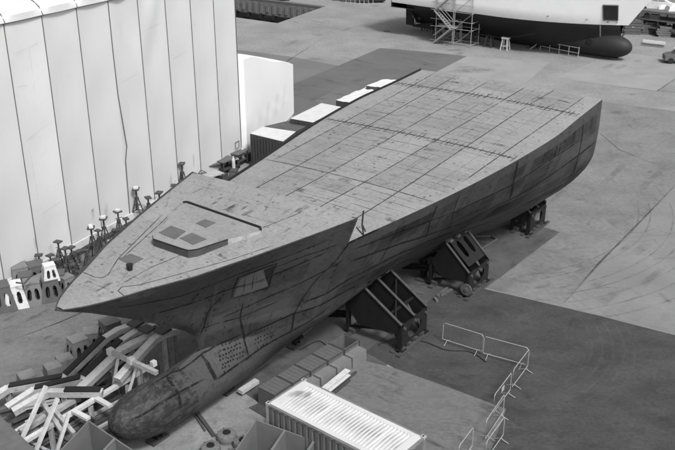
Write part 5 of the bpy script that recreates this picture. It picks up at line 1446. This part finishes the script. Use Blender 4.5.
# scaffold stair tower
sc0 = at(443, 40, 0); t = thing('scaffold_tower', 'galvanised scaffold tower with zigzag stairs against the far ship', 'scaffold', sc0, BH); 
WX, WY, HZ = 2.6, 1.8, 7.0
for x in (0, -WX):
    for y in (0, WY):
        mb = MB(); mb.tube([(x, y, 0), (x, y, HZ)], .045, 6); mb.build('standard', M_steelG, t)
        mb = MB(); mb.tube([(x-2.4, y, 0), (x-2.4, y, HZ-.6)], .045, 6); mb.build('standard', M_steelG, t)
mb = MB()
for z in (.3, 2.0, 2.9, 4.0, 4.9, 6.0, 6.9):
    for y in (0, WY): mb.tube([(.8, y, z), (-5.2, y, z)], .035, 6)
    for x in (0, -WX, -5.0): mb.tube([(x, -.1, z), (x, WY+.1, z)], .035, 6)
mb.build('ledgers', M_steelG, t)
for z in (0, 2.0, 4.0):
    for p, q in (((0, 0, z), (-WX, 0, z+2)), ((-WX, WY, z), (-5.0, WY, z+2)), ((-WX, 0, z), (0, 0, z+2))):
        mb = MB(); mb.tube([p, q], .03, 6); mb.build('diagonal_brace', M_steelG, t)
for k, z in enumerate((0, 2.0, 4.0)):
    mb = MB(); xa, xb = (-.1, -2.5) if k % 2 == 0 else (-2.5, -.1)
    for y in (WY+.12, WY+.75): mb.beam((xa, y, z+.05), (xb, y, z+2.05), .10, .14); mb.beam((xa, y, z+1.0), (xb, y, z+3.0), .05, .05)
    for j in range(9):
        f = (j+.5)/9; mb.box((xa+(xb-xa)*f, WY+.43, z+2*f+.05), (.24, .55, .03))
    mb.build('stair_flight', M_steelG, t)
for z in (2.05, 4.05, 6.05):
    mb = MB(); mb.box((-1.3, WY/2, z), (2.6, WY-.1, .05)); mb.build('deck_board', M_whiteD, t)
mb = MB(); p = at(452, 41, .1)
for k in range(3): mb.beam(at(446-k*4, 45-k, .06), at(470-k*4, 39-k, .06), .12, .1)
tag(mb.build('scaffold_tube', M_steelM), 'loose scaffold tubes on the ground at the foot of the tower', 'tubes')

# =================================================================== STORAGE AREA TOP RIGHT
def rack(p, q, h_, dep, label):
    a_, b_ = at(*p), at(*q); d = b_-a_; L_ = d.length; rz = atan2(d.y, d.x); t = thing('storage_rack', label, 'rack', a_, rz)
    n_ = max(2, int(L_/2.5))
    for k in range(n_+1):
        for y in (0, dep):
            mb = MB(); mb.beam((L_*k/n_, y, 0), (L_*k/n_, y, h_), .12, .12); mb.build('upright', M_steelD, t)
    for z in (h_*.33, h_*.66, h_):
        mb = MB(); mb.box((L_/2, dep/2, z), (L_, dep, .12)); mb.beam((0, -.06, z), (L_, -.06, z), .06, .2); mb.build('shelf', M_steelM, t)
    mb = MB()
    for k in range(int(L_*3.5)):
        z = random.choice((0, h_*.33+.07, h_*.66+.07)); s_ = random.uniform(.25, .7)
        mb.box((random.uniform(.3, L_-.3), random.uniform(.3, dep-.3), z+s_/2), (random.uniform(.3, 1.1), random.uniform(.3, .8), s_), random.uniform(-.3, .3), m=random.choice((0, 0, 0, 1)))
    o = mb.build('stored_goods', [M_steelD, M_steelM], t); o['kind'] = 'stuff'
rack((636, 33), (720, 44), 2.9, 3.0, 'long dark storage rack full of gear beyond the white bow')
mb = MB()
van = thing('parked_car', 'pale car standing above the storage rack at the right edge', 'car', at(652, 23, 0)+Vector((2.5, 6.5, 0)), -.25)
def car(t, L_, W_, H_, m, lift):
    pr = [(0, .35), (0, .85), (.1*L_, 1.0), (.25*L_, 1.08), (.36*L_, H_), (.72*L_, H_+.03), (.92*L_, 1.05), (L_, .95), (L_, .35)]
    mb = MB(); n_ = len(pr); sec = []
    for y, k in ((-W_/2, .93), (-W_/2*.9, 1), (W_/2*.9, 1), (W_/2, .93)):
        sec.append([mb.vert((x, y*(1-.12*max(0, (z-1.05))/(H_-1.0)), lift+.35+(z-.35)*(k if z > .4 else 1))) for x, z in pr])
    for a, b in zip(sec, sec[1:]):
        for i in range(n_-1): mb.face((a[i], b[i], b[i+1], a[i+1]))
        mb.face((a[-1], b[-1], b[0], a[0]))
    mb.face(sec[0]); mb.face(sec[-1][::-1]); mb.build('body', m, t, smooth=True)
    for sy in (-1, 1):
        mb = MB(); y = sy*(W_/2*.97)
        mb.poly([(.29*L_, y, lift+1.02), (.38*L_, y*.93, lift+H_*.93), (.53*L_, y*.93, lift+H_*.95), (.53*L_, y, lift+1.02)]); mb.poly([(.55*L_, y, lift+1.02), (.55*L_, y*.93, lift+H_*.95), (.71*L_, y*.93, lift+H_*.95), (.85*L_, y, lift+1.02)])
        mb.build('side_window', M_glass, t)
    mb = MB(); mb.poly([(.255*L_-.02, -W_*.4, lift+1.1), (.355*L_-.02, -W_*.36, lift+H_*.96), (.355*L_-.02, W_*.36, lift+H_*.96), (.255*L_-.02, W_*.4, lift+1.1)]); mb.build('windscreen', M_glass, t)
    for x in (.18*L_, .8*L_):
        for sy in (-1, 1):
            mb = MB(); mb.tube([(x, sy*(W_/2-.2), lift+.33), (x, sy*(W_/2+.02), lift+.33)], .33, 18); mb.build('wheel', M_black, t)
car(van, 4.4, 1.8, 1.5, M_white, 0)
# upper platform the pale vehicle and tarpaulins stand on
pl = at(652, 26, 0); 
mb = MB(); q0 = at(634, 27, 0); q1 = at(740, 40, 0); q0 = q0+Vector((1.5, 5, 0)); q1 = q1+Vector((1.5, 5, 0)); back = Vector((1.5, 9, 0))
mb.prism([q0, q1, q1+back, q0+back], (0, 0, 2.6)); tag(mb.build('raised_platform', M_block), 'concrete platform behind the storage rack', 'platform'); van.location = at(637, 9.5, 2.6)
M_wr = M_tarp
for k, (x, y, lx, ly, lz, lab) in enumerate(((664, 11, 2.4, 2.0, .9, 'white covered bundle on the platform beyond the bow'), (678, 13, 3.5, 2.0, 1.2, 'larger white covered bundle at the right edge'))):
    p = at(x, y, 2.6); mb = MB(); n_ = 10; rows = []
    for i in range(n_+1):
        r = []
        for j in range(n_+1):
            u, v = i/n_*2-1, j/n_*2-1; r.append(Vector((p.x+u*lx/2, p.y+v*ly/2, 2.6+lz*(max(0, 1-abs(u)**4)*max(0, 1-abs(v)**4))**.5+random.uniform(-.05, .05)*(abs(u) < 1 and abs(v) < 1))))
        rows.append(r)
    mb.grid(rows); tag(mb.build('covered_bundle', M_tarp), lab, 'bundle', 'white covered bundles')
for k, (x, y, dx_, dy_, dz_, m_, nm, lab) in enumerate(((632, 33, 2.4, 2.0, 1.8, M_steelM, 'timber_stack', 'grey pallet stack right beside the far ship bulb'), (654, 33, 2.6, 1.6, 1.5, M_block, 'timber_stack', 'pale heaped stack in front of the rack'), (663, 36, 1.8, 1.5, 1.3, M_block, 'timber_stack', 'pale stack at the right in front of the rack'), (643, 33.5, 1.4, 1.2, 1.2, M_steelM, 'timber_stack', 'small stack in front of the rack middle'))):
    p = at(x, y, 0); t = thing(nm, lab, 'stack', p, -.2, 'stacks in front of the rack')
    mb = MB()
    for j in range(5): mb.box((random.uniform(-.1, .1), 0, dz_*(j+.5)/5), (dx_*random.uniform(.8, 1), dy_, dz_/5-.05), random.uniform(-.06, .06))
    mb.build('boards', m_, t); mb = MB()
    for j in range(3): mb.box((-dx_*.4+dx_*.4*j, 0, dz_+.05), (.12, dy_*.9, .1))
    mb.build('batten', M_steelD, t)
mb = MB()
for k in range(4): mb.tube([at(643, 40.5+k*.6, .25+.12*(k % 2)), at(665, 43+k*.6, .25+.12*(k % 2))], .17, 8)
tag(mb.build('pipe_bundle', M_woodL), 'bundle of pale pipes on the floor near the rack', 'pipes')
mb = MB(); p = [at(622, 33, .1), at(630, 24, 2.6)]; mb.beam(at(622, 36, 0), at(633, 27, 2.5), .25, .08); tag(mb.build('gangway', M_whiteD), 'pale narrow gangway leaning beside the bulb of the far ship', 'gangway')
cr = thing('parked_car', 'small vehicle with white roof cut off by the right edge', 'car', at(663, 62, 0), -.15); car(cr, 3.6, 1.7, 1.45, M_steelM, 0)
mb = MB(); mb.box((1.9, 0, 1.50), (1.7, 1.45, .06)); mb.build('white_roof', M_white, cr)

# =================================================================== TOP LEFT: DOCK EDGE AND THINGS BEYOND
# kerb beam and machinery at the far dock wall
wdir = (lft2-cB).normalized()
t = thing('dock_conveyor', 'long low truss with dark undercarriage along the far side of the dock', 'conveyor', cB+wdir*1.0, atan2(wdir.y, wdir.x))
sg = -1 if Vector((-wdir.y, wdir.x, 0)).y > 0 else 1      # side facing the viewer
mb = MB(); mb.box((15, sg*-.0, -.05), (32, .9, .3)); mb.build('top_beam', M_steelM, t)
mb = MB(); mb.box((15, sg*.5, -1.2), (32, .12, 1.9)); 
for k in range(26): mb.box((.6+k*1.25, sg*.62, -1.2), (.5, .14, random.uniform(1.0, 1.7)), m=0)
mb.build('side_panel', M_block, t)
mb = MB()
for k in range(12): mb.box((1.0+k*2.6, sg*.8, -2.5), (1.7, .6, .7))
mb.build('undercarriage', M_black, t)
# far objects along the top edge
for k, (x, y, sx, sy, sz, m_, nm, lab, cat) in enumerate(((282, 0, 2.6, 1.5, 1.2, M_steelD, 'dark_bin', 'dark bin at the top edge left of the pallets', 'bin'), (353, 1.5, 3.6, 1.2, .5, M_steelM, 'flat_trailer', 'flat grey trailer at the top edge', 'trailer'), (364, 2.5, 1.6, 1.0, .9, M_steelD, 'dark_crate', 'dark crate right of the flat trailer', 'crate'), (377, 2, 2.4, 1.6, 1.3, M_black, 'dark_pile', 'black pile of gear at the top edge', 'pile'), (340, 0, 2.0, 1.5, .6, M_whiteD, 'pale_pallet', 'pale pallet at the top edge', 'pallet'))):
    p = at(x, y, 0); t = thing(nm, lab, cat, p, random.uniform(-.4, .4))
    mb = MB(); mb.box((0, 0, sz*.55), (sx, sy, sz*.7)); mb.build('body', m_, t); mb = MB()
    for j in range(4): mb.box((-sx*.4+j*sx*.27, 0, sz*.95), (sx*.18, sy*random.uniform(.4, .9), sz*random.uniform(.1, .5)), random.uniform(-.4, .4))
    mb.build('load', random.choice((m_, M_steelM)), t)
    for j in (-1, 1): mb = MB(); mb.box((j*sx*.35, 0, sz*.1), (.2, sy*.9, sz*.2)); mb.build('runner', M_steelD, t)
for k in range(7):
    x = 346+k*4.5; p = at(x, 3+k*.15, 0); mb = MB(); mb.tube([p, p+Vector((0, 0, 2.4))], .05, 6); mb.box((p.x, p.y, .04), (.4, .4, .08))
    tag(mb.build('steel_post', M_steelG), 'slim galvanised post in the row at the top edge', 'post', 'row of slim posts at the top edge')
p = at(387, 31, .02); mb = MB(); mb.box((p.x, p.y, .015), (.9, .6, .02), .2); struct(mb.build('drain_cover', M_steelD))
